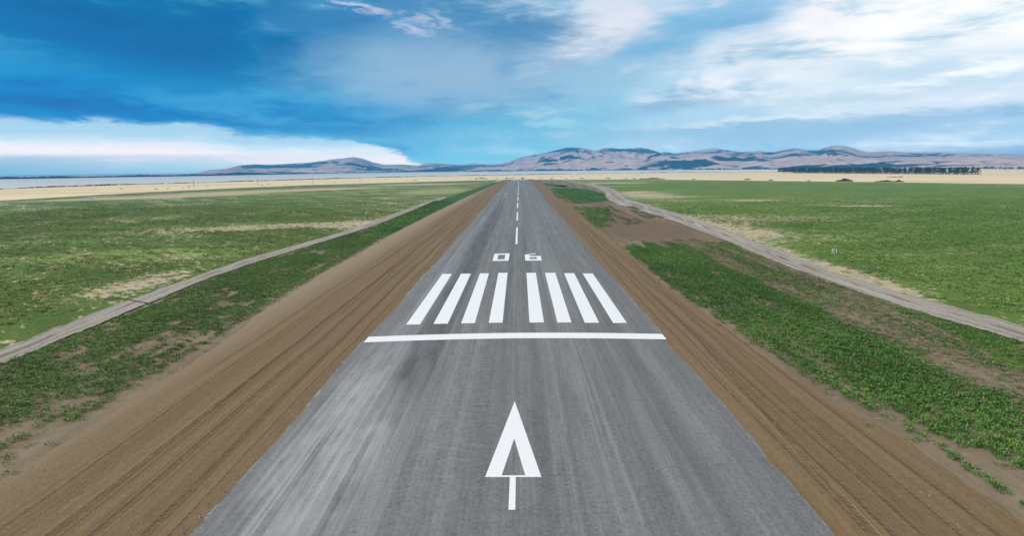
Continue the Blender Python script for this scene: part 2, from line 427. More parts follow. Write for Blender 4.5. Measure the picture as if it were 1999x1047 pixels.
m_fieldR = green_field('right_field_crop', R(2), 0.79, 1.15, [
    ('tan', (c2(1560, 520), (6, 30), R(-8))), ('tan', (c2(1420, 440), (10, 34), R(-4))), ('tan', (c2(1480, 425), (26, 14), R(0))),
    ('tan', (c2(1260, 378), (20, 60), R(-8))), ('tan', (c2(1700, 555), (4, 14), R(-8))), ('tan', (c2(1210, 364), (30, 14), R(0))),
    ('tan', (c2(1330, 372), (13, 9), 0)), ('tan', (c2(1335, 384), (9, 6), 0)), ('tan', (c2(1470, 391), (12, 6), 0)), ('tan', (c2(1560, 364), (22, 10), 0)), ('tan', (c2(1640, 361), (18, 9), 0)), ('tan', (c2(1690, 402), (13, 5), 0)), ('tan', (c2(1440, 371), (16, 7), 0)), ('tan', (c2(1200, 358), (40, 25), 0)),
    ('lush', (c2(1400, 365), (140, 120), 0)), ('lush', (c2(1650, 370), (120, 110), 0))])

def soil_mat(name, lo, hi, speck, brown=()):
    m, t, b = mat(name); p = t.pos()
    a = t.noise(t.scale(p, (0.5, 0.06, 1)), 1.0, 6, 0.62)
    f = t.noise(p, 5.0, 6, 0.75)
    c = t.ramp(t.m('ADD', t.m('MULTIPLY', a, 0.6), t.m('MULTIPLY', f, 0.4)), [(0.36, lo), (0.6, hi)])
    c = t.mix(t.step(t.noise(p, 1.1, 4, 0.6), 0.6, 0.72, 0, 0.6), c, speck)
    st_ = t.noise(t.comb(t.m('MULTIPLY', t.sep(p)[0], 1.6), t.m('MULTIPLY', t.sep(p)[1], 0.03), 0.0), 1.0, 4, 0.6)
    for e_ in brown: c = t.mix(t.m('MULTIPLY', t.ellipse(*e_, noise=t.m('MULTIPLY', t.m('SUBTRACT', a, 0.5), 1.0)), t.step(st_, 0.3, 0.55, 0.6, 0.95)), c, (0.165, 0.108, 0.062))
    t.put(b.inputs['Base Color'], c); t.put(b.inputs['Normal'], t.bump(f, 0.6, 0.08))
    return m
m_verge = soil_mat('verge_soil', (0.165, 0.12, 0.072), (0.28, 0.215, 0.14), (0.38, 0.31, 0.22), [((34, 158), (17, 34), 0.0), ((32, 215), (10, 40), 0.0), ((36, 300), (14, 50), 0.0)])

def grass_sheet(name, dark, light, soil, bare=0.62):
    m, t, b = mat(name); p = t.pos()
    a = t.noise(t.scale(p, (0.16, 0.05, 1)), 1.0, 6, 0.65)
    f = t.noise(p, 1.6, 5, 0.7)
    c = t.ramp(f, [(0.35, dark), (0.65, light)])
    c = t.mix(t.step(t.m('ADD', t.m('MULTIPLY', a, 0.75), t.m('MULTIPLY', f, 0.25)), bare - 0.05, bare + 0.05), c, soil)
    t.put(b.inputs['Base Color'], c); t.put(b.inputs['Normal'], t.bump(f, 0.7, 0.3))
    return m
m_grass = grass_sheet('verge_grass', (0.022, 0.070, 0.014), (0.065, 0.150, 0.030), (0.30, 0.23, 0.15))
m_grass_thin = grass_sheet('thin_verge_grass', (0.04, 0.075, 0.02), (0.10, 0.15, 0.05), (0.30, 0.22, 0.14), 0.5)

def shoulder_mat(name, tracks, pale=None):
    m, t, b = mat(name); p = t.pos(); x, y, _ = t.sep(p)
    wob = t.m('MULTIPLY', t.m('SUBTRACT', t.noise(t.comb(0.0, t.m('MULTIPLY', y, 0.02), 0.0), 1.0, 3), 0.5), 1.6)
    xs = t.m('ADD', x, wob)
    a = t.noise(t.comb(t.m('MULTIPLY', xs, 1.1), t.m('MULTIPLY', y, 0.012), 0.0), 1.0, 6, 0.62)
    l = t.noise(t.comb(t.m('MULTIPLY', xs, 5.5), t.m('MULTIPLY', y, 0.03), 3.0), 1.0, 4, 0.6)
    big = t.noise(t.scale(p, (0.12, 0.03, 1)), 1.0, 4)
    f = t.noise(p, 3.4, 7, 0.85)
    g = t.noise(p, 1.5, 4, 0.6)
    v = t.m('ADD', t.m('MULTIPLY', a, 0.40), t.m('ADD', t.m('MULTIPLY', l, 0.22), t.m('MULTIPLY', f, 0.38)))
    c = t.ramp(v, [(0.34, (0.122, 0.078, 0.035)), (0.5, (0.204, 0.135, 0.066)), (0.66, (0.295, 0.208, 0.115))])
    c = t.mix(t.step(big, 0.45, 0.7, 0, 0.35), c, (0.20, 0.125, 0.07))
    if pale is not None:
        k = t.m('MULTIPLY', t.step(t.m('ADD', xs, t.m('MULTIPLY', a, 4.0)), pale[0], pale[1]), 0.62)
        c = t.mix(k, c, (0.37, 0.292, 0.20))
    f2 = t.noise(p, 4.5, 4, 0.75)
    c = t.mix(t.m('MULTIPLY', t.step(f2, 0.60, 0.74), 0.55), c, (0.44, 0.35, 0.24))
    c = t.mix(t.m('MULTIPLY', t.step(f2, 0.42, 0.27), 0.6), c, (0.085, 0.058, 0.033))
    hgt = t.m('ADD', t.m('MULTIPLY', l, 0.35), t.m('MULTIPLY', f, 0.22))
    wv = t.m('SINE', t.m('MULTIPLY', t.m('ADD', y, t.m('MULTIPLY', t.m('ABSOLUTE', x), 0.8)), 15.0))
    for (x0, ampl, per, ph, wd, y0, y1, dep) in tracks:
        cx = t.m('ADD', t.m('MULTIPLY', t.m('SINE', t.m('ADD', t.m('MULTIPLY', y, 2 * math.pi / per), ph)), ampl), x0)
        d = t.m('ABSOLUTE', t.m('SUBTRACT', xs, cx))
        k = t.step(d, wd, wd * 0.55)
        k = t.m('MULTIPLY', k, t.m('MULTIPLY', t.step(y, y0, y0 + 8), t.step(y, y1 + 20, y1)))
        k = t.m('MULTIPLY', k, t.step(g, 0.32, 0.55, 0.15, 1.0))
        tread = t.m('ADD', 0.62, t.m('MULTIPLY', wv, 0.38))
        kk = t.m('MULTIPLY', k, tread)
        c = t.mix(t.m('MULTIPLY', kk, min(1, dep * 1.05)), c, (0.075, 0.050, 0.030))
        hgt = t.m('SUBTRACT', hgt, t.m('MULTIPLY', kk, 0.6))
        e = t.m('MULTIPLY', t.step(t.m('ABSOLUTE', t.m('SUBTRACT', d, wd * 1.25)), wd * 0.3, 0.0), t.m('MULTIPLY', t.step(y, y0, y0 + 8), t.step(y, y1 + 20, y1)))
        hgt = t.m('ADD', hgt, t.m('MULTIPLY', e, 0.35))
    t.put(b.inputs['Base Color'], c); t.put(b.inputs['Normal'], t.bump(hgt, 0.8, 0.12))
    return m
#            x0   ampl  per  ph  width y0   y1  depth
m_shL = shoulder_mat('left_shoulder_dirt', [(-21.6, .35, 260, 0, .30, 0, 420, .55), (-19.6, .35, 260, 0, .28, 0, 300, .5), (-17.3, .2, 180, 1, .16, 0, 240, .6),
                     (-24.5, .5, 320, 2, .16, 0, 500, .45), (-18.3, 1.0, 420, .6, .12, 60, 700, .6), (-15.8, .12, 90, 2, .10, 0, 800, .5), (-26.4, .6, 300, 1, .13, 40, 800, .4), (-22.5, 3.6, 420, 1.2, .15, 60, 300, .5), (-23.4, 3.6, 420, 1.2, .13, 60, 300, .45), (-19, 2.5, 300, 3.4, .14, 30, 200, .4)], (-22.0, -30.0))
m_shR = shoulder_mat('right_shoulder_dirt', [(16.1, .25, 130, 1, .13, 0, 800, .6), (17.4, .35, 150, 2.2, .17, 0, 600, .55), (18.6, .4, 170, 2, .15, 0, 500, .55), (20.2, .3, 210, 0, .13, 0, 420, .5),
                     (17.2, .9, 110, 4.2, .20, 0, 62, .6), (22.4, .6, 240, 3, .16, 0, 800, .45), (25.0, .7, 240, 3.2, .14, 100, 800, .4), (19.6, 2.2, 210, 1.0, .15, 40, 260, .45), (20.8, 1.6, 260, 4.0, .13, 20, 200, .4)])

m_track, t, b = mat('track_gravel')
uv = t.n.new('ShaderNodeUVMap').outputs[0]; ux, uy, _ = t.sep(uv)
p = t.pos()
a = t.noise(t.comb(t.m('MULTIPLY', ux, 9.0), t.m('MULTIPLY', uy, 0.035), 0.0), 1.0, 6, 0.62)
f = t.noise(p, 4.0, 6, 0.75)
c = t.ramp(t.m('ADD', t.m('MULTIPLY', a, 0.55), t.m('MULTIPLY', f, 0.45)), [(0.38, (0.20, 0.165, 0.125)), (0.5, (0.36, 0.32, 0.27)), (0.60, (0.49, 0.45, 0.395))])
jw = t.m('MULTIPLY', t.m('SUBTRACT', t.noise(t.comb(0.0, t.m('MULTIPLY', uy, 0.06), 0.0), 1.0, 3), 0.5), 0.3)
mid = t.step(t.m('ABSOLUTE', t.m('SUBTRACT', t.m('ADD', ux, jw), 0.5)), 0.16, 0.02)
mid = t.m('MULTIPLY', mid, t.step(t.noise(t.comb(ux, t.m('MULTIPLY', uy, 0.11), 5.0), 1.0, 4), 0.40, 0.58))
c = t.mix(t.m('MULTIPLY', mid, 0.75), c, (0.15, 0.105, 0.06))
edge_ = t.step(t.m('ABSOLUTE', t.m('SUBTRACT', ux, 0.5)), 0.36, 0.5)
c = t.mix(t.m('MULTIPLY', edge_, t.step(t.noise(p, 0.8, 5, 0.7), 0.42, 0.58)), c, (0.25, 0.19, 0.12))
rut = t.step(t.m('ABSOLUTE', t.m('SUBTRACT', t.m('ABSOLUTE', t.m('SUBTRACT', t.m('ADD', ux, jw), 0.5)), 0.27)), 0.05, 0.01)
c = t.mix(t.m('MULTIPLY', rut, t.step(t.noise(t.comb(ux, t.m('MULTIPLY', uy, 0.07), 8.0), 1.0, 4), 0.45, 0.6, 0, .5)), c, (0.16, 0.12, 0.085))
t.put(b.inputs['Base Color'], c); t.put(b.inputs['Normal'], t.bump(f, 0.6, 0.06))

# ------------------------------------------------------------------ crop fields, verges, shoulders
farL = [P(x, y) for x, y in [(-250, 409), (0, 392), (237, 378), (420, 369), (600, 361.5), (700, 358.7), (820, 355.2), (900, 353.2), (985, 351.0)]]
dL = farL[0] - farL[1]; dL /= np.linalg.norm(dL)
fieldL = [(-31, -200), (-31, 860)] + [tuple(q) for q in farL[::-1]] + [tuple(farL[0] + dL * 400), (-900, -200)]
fl = sheet('crop_field', fieldL, 0.02, m_fieldL, 1.5, 4.0, seed=3)
farR = [P(x, y) for x, y in [(1046, 351), (1150, 350.6), (1250, 350.2), (1400, 352), (1600, 354.2), (1762, 356.2), (2050, 360.5)]]
fieldR = [(24, -200)] + [(700, -200)] + [(640, float(farR[-1][1]))] + [tuple(q) for q in farR[::-1]] + [(24, 850)]
fr = sheet('crop_field', fieldR, 0.02, m_fieldR, 1.5, 4.0, seed=4)
fr['label'] = 'broad even green crop field right of the runway and its gravel track'
fl['label'] = 'speckled green crop field left of the runway with tan bare streaks'

def trackpts(edge_px): return [P(x, y) for x, y in edge_px]
RT_R = [(1762, 575), (1700, 556), (1620, 530), (1540, 498), (1460, 467), (1400, 444), (1330, 419.5), (1270, 402), (1222, 388), (1214, 378), (1200, 370.5), (1180, 364.5), (1160, 360), (1130, 355.8), (1105, 353)]
RT_L = [(1762, 601), (1700, 580), (1620, 552), (1540, 522), (1460, 490), (1400, 465), (1330, 438), (1270, 419), (1210, 402), (1182, 388), (1180, 376), (1165, 367.5), (1145, 361.8), (1122, 356.8), (1099, 353.6)]
LT_L = [(237, 590), (300, 568), (360, 547), (420, 526), (480, 506), (540, 489.5), (600, 472.5), (660, 455.5), (720, 436), (780, 413), (830, 395), (868, 383)]
LT_R = [(237, 619), (300, 593), (360, 566.5), (420, 542.5), (480, 521), (540, 502), (600, 483.5), (660, 465), (720, 446), (780, 422.5), (830, 402), (872, 387)]
def strip(name, A, B, z, m, jag, step, lead):
    A = [np.array(q) for q in A]; B = [np.array(q) for q in B]
    A = [A[0] + lead] + A; B = [B[0] + lead] + B
    la, lb = [], []
    for i in range(len(A) - 1):
        k = int(max(2, np.linalg.norm(A[i + 1] - A[i]) / step)); k = min(k, 260)
        for j in range(k): la.append(A[i] + (A[i + 1] - A[i]) * j / k); lb.append(B[i] + (B[i + 1] - B[i]) * j / k)
    la = np.array(la); lb = np.array(lb)
    ctr = (la + lb) / 2; L = np.concatenate([[0], np.cumsum(np.linalg.norm(np.diff(ctr, axis=0), axis=1))])
    ja = (fbm(L * 0.5, L * 0 + 3, 8, 4, 0.65) - 0.5) * 2 * jag; jb = (fbm(L * 0.5, L * 0 + 9, 9, 4, 0.65) - 0.5) * 2 * jag
    w_ = lb - la; wl = np.linalg.norm(w_, axis=1)[:, None]
    la = la - w_ / wl * ja[:, None]; lb = lb + w_ / wl * jb[:, None]
    K = 7; V = []; U = []
    for i in range(len(la)):
        for k in range(K):
            s = k / (K - 1); q = la[i] * (1 - s) + lb[i] * s
            V.append((q[0], q[1], z - 0.05 * math.exp(-((abs(s - 0.5) - 0.27) / 0.1) ** 2) + 0.03)); U.append((s, L[i]))
    Fq = [(i * K + k, i * K + k + 1, (i + 1) * K + k + 1, (i + 1) * K + k) for i in range(len(la) - 1) for k in range(K - 1)]
    o = mesh(name, V, Fq, m, smooth=True)
    if o.data.polygons[0].normal.z < 0: o.data.flip_normals()
    u = o.data.uv_layers.new(name='UVMap')
    for lp in o.data.loops: u.data[lp.index].uv = U[lp.vertex_index]
    tag(o, kind='structure'); return o
# field under everything, then verge between track and shoulder
vergeL = [(-26.5, -60), (-27, 45), (-29.5, 73), (-31, 112), (-31.5, 221), (-30.5, 313), (-29.5, 360), (-44, 350)] + [tuple(P(x, y)) for x, y in LT_R[::-1]] + [(-44.5, 20), (-40, -60)]
sheet('verge', vergeL, 0.05, m_verge, 0.9, 0.8, seed=5)
grL = [(-30.5, 150), (-31.2, 240), (-30.5, 320), (-27.5, 507), (-24, 700), (-21, 850), (-24, 860), (-31, 700), (-37, 507), (-41, 400), (-43, 320), (-44, 270), (-43.2, 200), (-41, 150)]
sheet('grass', grL, 0.075, m_grass, 1.0, 1.2, kind='stuff', seed=6)
vergeR = [(23, -60), (60, -60), (40, 40)] + [tuple(P(x, y)) for x, y in RT_L] + [(24, 855), (25, 645), (26, 403), (25, 279), (24, 202), (21, 145), (20, 120), (19.5, 77), (20, 55), (20.5, 43)]
sheet('verge', vergeR, 0.05, m_verge, 0.9, 0.8, seed=7)
PATCH = [
    ('thick', [(1062, 368), (1085, 366), (1150, 370), (1165, 374), (1180, 378), (1188, 392), (1150, 397), (1120, 398), (1098, 394), (1080, 382)]),
    ('thick', [(1046, 357), (1075, 358), (1100, 362), (1112, 365), (1082, 365), (1062, 363)]),
    ('thin', [(1112, 358.5), (1140, 361), (1162, 368), (1166, 371), (1120, 369), (1082, 364.5)]),
    ('thick', [(1040, 351.3), (1060, 352.3), (1054, 356), (1046, 356)]),
    ('thin', [(1065, 352.5), (1100, 354), (1120, 357), (1080, 357), (1062, 355)]),
]
for i, (k, q) in enumerate(PATCH):
    sheet('grass', [tuple(P(x, y)) for x, y in q], 0.075, m_grass if k == 'thick' else m_grass_thin, 1.5, 2.0, kind='stuff', seed=20 + i)
shL = [(-14.2, -80), (-14.2, 905), (-22, 905), (-22.5, 843), (-29, 507), (-32, 313), (-33, 221), (-33, 141), (-32, 112), (-32, 92), (-31, 73), (-30, 61), (-29, 54), (-28.5, 45), (-28, 37), (-28, -80)]
so = sheet('dirt_shoulder', shL, 0.10, m_shL, 0.55, 0.5, seed=9)
shR = [(14.2, -80), (24.5, -80), (24, 32), (23, 37), (22, 43), (22, 55), (21, 77), (22, 97), (22, 120), (23, 145), (26, 202), (27, 279), (28, 403), (27, 645), (25, 857), (20, 905), (14.2, 905)]
so2 = sheet('dirt_shoulder', shR, 0.10, m_shR, 0.5, 0.5, seed=10)
strip('gravel_track', trackpts(RT_R), trackpts(RT_L), 0.12, m_track, 0.8, 0.6, np.array([8., -60.]))
lt_a, lt_b = np.array(trackpts(LT_L)), np.array(trackpts(LT_R))
strip('gravel_track', lt_a * .9 + lt_b * .1, lt_a * .1 + lt_b * .9, 0.12, m_track, 0.8, 0.6, np.array([6., -60.]))

# ------------------------------------------------------------------ runway and its painted markings
Z0, CROWN = 0.16, 0.24
def rz(x): return Z0 + CROWN * (1 - (x / 15.0) ** 2)
def PR(x, y):
    z = Z0 + 0.1
    for _ in range(6):
        q = P(x, y, z); z = rz(q[0])
    return q
RY0, RY1 = -60.0, 905.0
m_run, t, b = mat('runway_asphalt'); p = t.pos(); x, y, _ = t.sep(p)
wob = t.m('MULTIPLY', t.m('SUBTRACT', t.noise(t.comb(0.0, t.m('MULTIPLY', y, 0.012), 0.0), 1.0, 2), 0.5), 1.2)
xs = t.m('ADD', x, wob)
s1 = t.noise(t.comb(t.m('MULTIPLY', xs, 0.75), t.m('MULTIPLY', y, 0.006), 1.0), 1.0, 5, 0.6)
s2 = t.noise(t.comb(t.m('MULTIPLY', xs, 4.5), t.m('MULTIPLY', y, 0.02), 2.0), 1.0, 5, 0.65)
s3 = t.noise(t.comb(t.m('MULTIPLY', x, 0.9), t.m('MULTIPLY', y, 0.10), 7.0), 1.0, 5, 0.62)
pt = t.noise(t.comb(t.m('MULTIPLY', x, 0.13), t.m('MULTIPLY', y, 0.05), 4.0), 1.0, 4, 0.55)
cr = t.noise(t.comb(t.m('MULTIPLY', x, 0.8), t.m('MULTIPLY', y, 2.2), 6.0), 1.0, 4, 0.6)
gr = t.noise(p, 3.2, 6, 0.85)
v = t.m('ADD', t.m('MULTIPLY', s1, 0.36), t.m('ADD', t.m('MULTIPLY', s2, 0.22), t.m('ADD', t.m('MULTIPLY', s3, 0.20), t.m('MULTIPLY', gr, 0.22))))
c = t.ramp(v, [(0.37, (0.115, 0.118, 0.116)), (0.5, (0.185, 0.188, 0.183)), (0.62, (0.270, 0.273, 0.267))])
g2 = t.noise(p, 6.5, 3, 0.7); g3 = t.noise(p, 1.6, 5, 0.75)
c = t.mix(1.0, c, t.ramp(t.m('ADD', t.m('MULTIPLY', g2, 0.6), t.m('MULTIPLY', g3, 0.4)), [(0.3, 0.70), (0.5, 1.0), (0.7, 1.0)]), 'MULTIPLY')
# dark sealed lane left of the centreline, fading away down the runway
ln = t.m('ABSOLUTE', t.m('SUBTRACT', xs, -8.3))
ln2 = t.step(t.m('ABSOLUTE', t.m('SUBTRACT', x, -3.6)), 3.2, 1.0)
c = t.mix(t.m('MULTIPLY', t.m('MULTIPLY', ln2, t.step(cr, 0.45, 0.75)), t.m('MULTIPLY', t.step(y, 20, 30, 0, .32), t.step(y, 75, 45))), c, (0.34, 0.36, 0.37))
# pale dust on the left part of the near pavement, and thinner beyond
dust = t.m('MULTIPLY', t.step(t.m('ABSOLUTE', t.m('ADD', x, 10.6)), 4.4, 1.8), t.m('MULTIPLY', t.step(y, 62, 36), t.step(y, 16, 27)))
dust = t.m('MULTIPLY', dust, t.step(t.m('ADD', t.m('MULTIPLY', t.noise(t.scale(p, (0.45, 0.16, 1)), 1.0, 6, 0.68), 0.34), t.m('ADD', t.m('MULTIPLY', s2, 0.30), t.m('ADD', t.m('MULTIPLY', s3, 0.16), t.m('MULTIPLY', pt, 0.2)))), 0.38, 0.60))
c = t.mix(t.m('MULTIPLY', dust, 0.75), c, (0.47, 0.475, 0.47))
lane = t.m('MULTIPLY', t.step(t.m('ADD', ln, t.m('MULTIPLY', t.m('SUBTRACT', s2, 0.5), 1.6)), 2.3, 1.2), t.m('MULTIPLY', t.step(y, 33, 42), t.step(y, 380, 200)))
c = t.mix(t.m('MULTIPLY', t.m('MULTIPLY', lane, t.step(t.m('ADD', s3, t.m('MULTIPLY', gr, 0.4)), 0.50, 0.70, 1.0, 0.55)), 0.88), c, (0.078, 0.082, 0.082))
st = t.m('MULTIPLY', t.step(t.m('ABSOLUTE', t.m('ADD', xs, 11.9)), 1.1, 0.2), t.m('MULTIPLY', t.step(s2, 0.42, 0.6), t.step(y, 420, 120)))
c = t.mix(t.m('MULTIPLY', st, 0.45), c, (0.36, 0.38, 0.40))
st = t.m('MULTIPLY', t.step(t.m('ABSOLUTE', t.m('ADD', xs, 6.5)), 0.45, 0.1), t.m('MULTIPLY', t.step(s2, 0.35, 0.6), t.step(y, 110, 40)))
c = t.mix(t.m('MULTIPLY', st, 0.35), c, (0.36, 0.37, 0.37))
st = t.m('MULTIPLY', t.step(t.m('ABSOLUTE', t.m('SUBTRACT', xs, 5.6)), 1.2, 0.1), t.step(s2, 0.38, 0.6))
c = t.mix(t.m('MULTIPLY', st, 0.35), c, (0.30, 0.315, 0.32))
st = t.m('MULTIPLY', t.step(t.m('ABSOLUTE', t.m('ADD', x, 7.5)), 2.6, 1.0), t.m('MULTIPLY', t.step(t.noise(t.scale(p, (0.4, 0.035, 1)), 1.0, 4), 0.52, 0.66), t.step(y, 200, 260)))
c = t.mix(t.m('MULTIPLY', st, 0.55), c, (0.40, 0.41, 0.42))
c = t.mix(t.m('MULTIPLY', t.step(g2, 0.58, 0.72), 0.5), c, (0.40, 0.40, 0.39))
c = t.mix(t.m('MULTIPLY', t.step(g2, 0.42, 0.28), 0.45), c, (0.07, 0.07, 0.07))
# crumbled pale edge and soil blown onto it
ax = t.m('ABSOLUTE', x)
en = t.m('ADD', t.noise(t.scale(p, (1.2, 0.5, 1)), 1.0, 5, 0.7), t.m('MULTIPLY', t.noise(t.scale(p, (0.05, 0.03, 1)), 1.0, 3), 0.6))
ed_ = t.m('MULTIPLY', t.step(ax, 14.66, 14.9), t.step(en, 0.84, 0.96))
c = t.mix(t.m('MULTIPLY', ed_, 0.8), c, (0.46, 0.44, 0.41))
so_ = t.m('MULTIPLY', t.step(ax, 14.1, 15.0), t.step(en, 0.86, 0.70))
c = t.mix(t.m('MULTIPLY', so_, 0.5), c, (0.17, 0.125, 0.085))
t.put(b.inputs['Base Color'], c); b.inputs['Roughness'].default_value = 0.85
t.put(b.inputs['Normal'], t.bump(t.m('ADD', gr, t.m('MULTIPLY', cr, 0.3)), 0.35, 0.02))
ys = np.concatenate([np.arange(RY0, 140, 0.6), np.arange(140, RY1 + 1, 3.0)])
ys = np.array(list(ys[ys < RY1]) + [RY1])
K = 22; V = []; Fq = []
jl = (fbm(ys * 0.5, ys * 0 + 1, 41, 5, 0.68) - 0.5) * 0.5 + (fbm(ys * 0.06, ys * 0 + 3, 43, 4, .6) - .5) * 0.9; jr = (fbm(ys * 0.5, ys * 0 + 7, 42, 5, 0.68) - 0.5) * 0.5 + (fbm(ys * 0.06, ys * 0 + 5, 44, 4, .6) - .5) * 0.9
for i, yy in enumerate(ys):
    xl, xr = -15 - jl[i], 15 + jr[i]
    for k in range(K + 1):
        xx = xl + (xr - xl) * k / K
        V.append((xx, yy, rz(xx) if 0 < k < K else rz(15.0) - 0.07))
for i in range(len(ys) - 1):
    for k in range(K):
        a0 = i * (K + 1) + k; Fq.append((a0, a0 + 1, a0 + K + 2, a0 + K + 1))
runway = link('runway', np_mesh('runway', np.array(V), np.array(Fq), m_run, smooth=True)); tag(runway, kind='structure')
runway['label'] = 'long grey asphalt runway with white painted markings running to the lake'

m_paint, t, b = mat('white_runway_paint')
p = t.pos()
wn = t.noise(p, 6.0, 6, 0.8); wl = t.noise(t.scale(p, (5.0, 0.25, 1)), 1.0, 5, 0.7)
c = t.mix(t.step(t.m('ADD', t.m('MULTIPLY', wn, 0.5), t.m('MULTIPLY', wl, 0.5)), 0.60, 0.72, 0.0, 0.45), (0.86, 0.86, 0.86), (0.5, 0.51, 0.51))
t.put(b.inputs['Base Color'], c); b.inputs['Roughness'].default_value = 0.6
PZ = 0.010
def marking(name, outer, holes=(), label=None, world=False):
    bm = bmesh.new(); es = []
    for lp in [outer] + list(holes):
        pts = [np.array(q, float) if world else PR(*q) for q in lp]
        o_ = []
        for i in range(len(pts)):
            a0, b0 = pts[i], pts[(i + 1) % len(pts)]
            k = int(max(1, math.ceil(abs(b0[0] - a0[0]) / 0.8)))
            o_ += [a0 + (b0 - a0) * j / k for j in range(k)]
        vs = [bm.verts.new((q[0], q[1], rz(q[0]) + PZ)) for q in o_]
        es += [bm.edges.new((vs[i], vs[(i + 1) % len(vs)])) for i in range(len(vs))]
    bmesh.ops.triangle_fill(bm, edges=es, use_beauty=True, use_dissolve=False)
    for f_ in bm.faces:
        f_.normal_update()
        if f_.normal.z < 0: f_.normal_flip()
    me = bpy.data.meshes.new(name); bm.to_mesh(me); bm.free()
    o = link(name, me, m_paint, runway)
    if label: o['label'] = label
    return o
TOPS = [(863.5, 882, 535.2), (900, 919.3, 534.6), (937, 954.6, 534), (973, 991, 533), (1027.8, 1046, 533), (1063.8, 1084, 533), (1101, 1121, 533.8), (1137.3, 1157, 534.3)]
BOTS = [(792.5, 820, 634), (846, 874, 632.5), (900, 927, 631.5), (954, 981, 630.5), (1033.5, 1062, 630), (1088.3, 1115.6, 630), (1141.7, 1169.6, 630.5), (1197, 1223.6, 630.8)]
for i, (a_, b_) in enumerate(zip(TOPS, BOTS)):
    marking('threshold_stripe', [(b_[0], b_[2] + .5), (b_[1], b_[2]), (a_[1], a_[2]), (a_[0], a_[2])])
def bar():
    bm = bmesh.new(); lo = []; hi = []
    for k in range(41):
        s = -1 + 2 * k / 40; xx = 14.75 * s
        l_ = 52.35 + (0.30 if s < 0 else 0.05) * s; h_ = l_ + 1.85
        lo.append(bm.verts.new((xx, l_, rz(xx) + PZ))); hi.append(bm.verts.new((xx, h_, rz(xx) + PZ)))
    for k in range(40): bm.faces.new((lo[k], lo[k + 1], hi[k + 1], hi[k]))
    me = bpy.data.meshes.new('threshold_bar'); bm.to_mesh(me); bm.free()
    return link('threshold_bar', me, m_paint, runway)
bar()
zz5 = lambda L_: [(950 + a_ / 16.66, 480 + b_ / 16.66) for a_, b_ in L_]
marking('runway_numeral', zz5([(255, 262), (750, 248), (715, 490), (185, 497)]), [zz5([(380, 298), (607, 292), (583, 442), (350, 447)])], 'white numeral 0 painted on the runway')
marking('runway_numeral', zz5([(1240, 290), (1605, 248), (1610, 266), (1384, 298), (1397, 333), (1758, 333), (1795, 483), (1255, 487)]), [zz5([(1390, 380), (1625, 375), (1636, 432), (1405, 438)])], 'white numeral 6 painted on the runway')
zz2 = lambda L_: [(900 + a_ / 3.273, 690 + b_ / 3.273) for a_, b_ in L_]
ar = marking('direction_arrow', zz2([(343, 308), (514, 794), (350, 794), (347, 1003), (303, 1004), (312, 794), (154, 794)]), [zz2([(340, 547), (410, 783), (260, 783)])], 'large white outlined arrow pointing down the runway')
dash0 = [(178.6 + 57.7 * k) for k in range(13)]
for k, y0 in enumerate([121.6] + dash0):
    xc = -0.10 - 0.0010 * min(y0, 300)
    if y0 > 790: break
    marking('centreline_dash', [(xc - .22, y0), (xc + .22, y0), (xc + .20, y0 + 35.5), (xc - .24, y0 + 35.5)], world=True)
for i in range(8):
    xx = (-11.2 + 3.1 * i) if i < 4 else (1.9 + 3.1 * (i - 4))
    marking('threshold_stripe', [(xx - .85, 836), (xx + .85, 836), (xx + .85, 896), (xx - .85, 896)], world=True)
marking('threshold_bar', [(-14.7, 900.0), (14.7, 900.0), (14.7, 901.8), (-14.7, 901.8)], world=True)

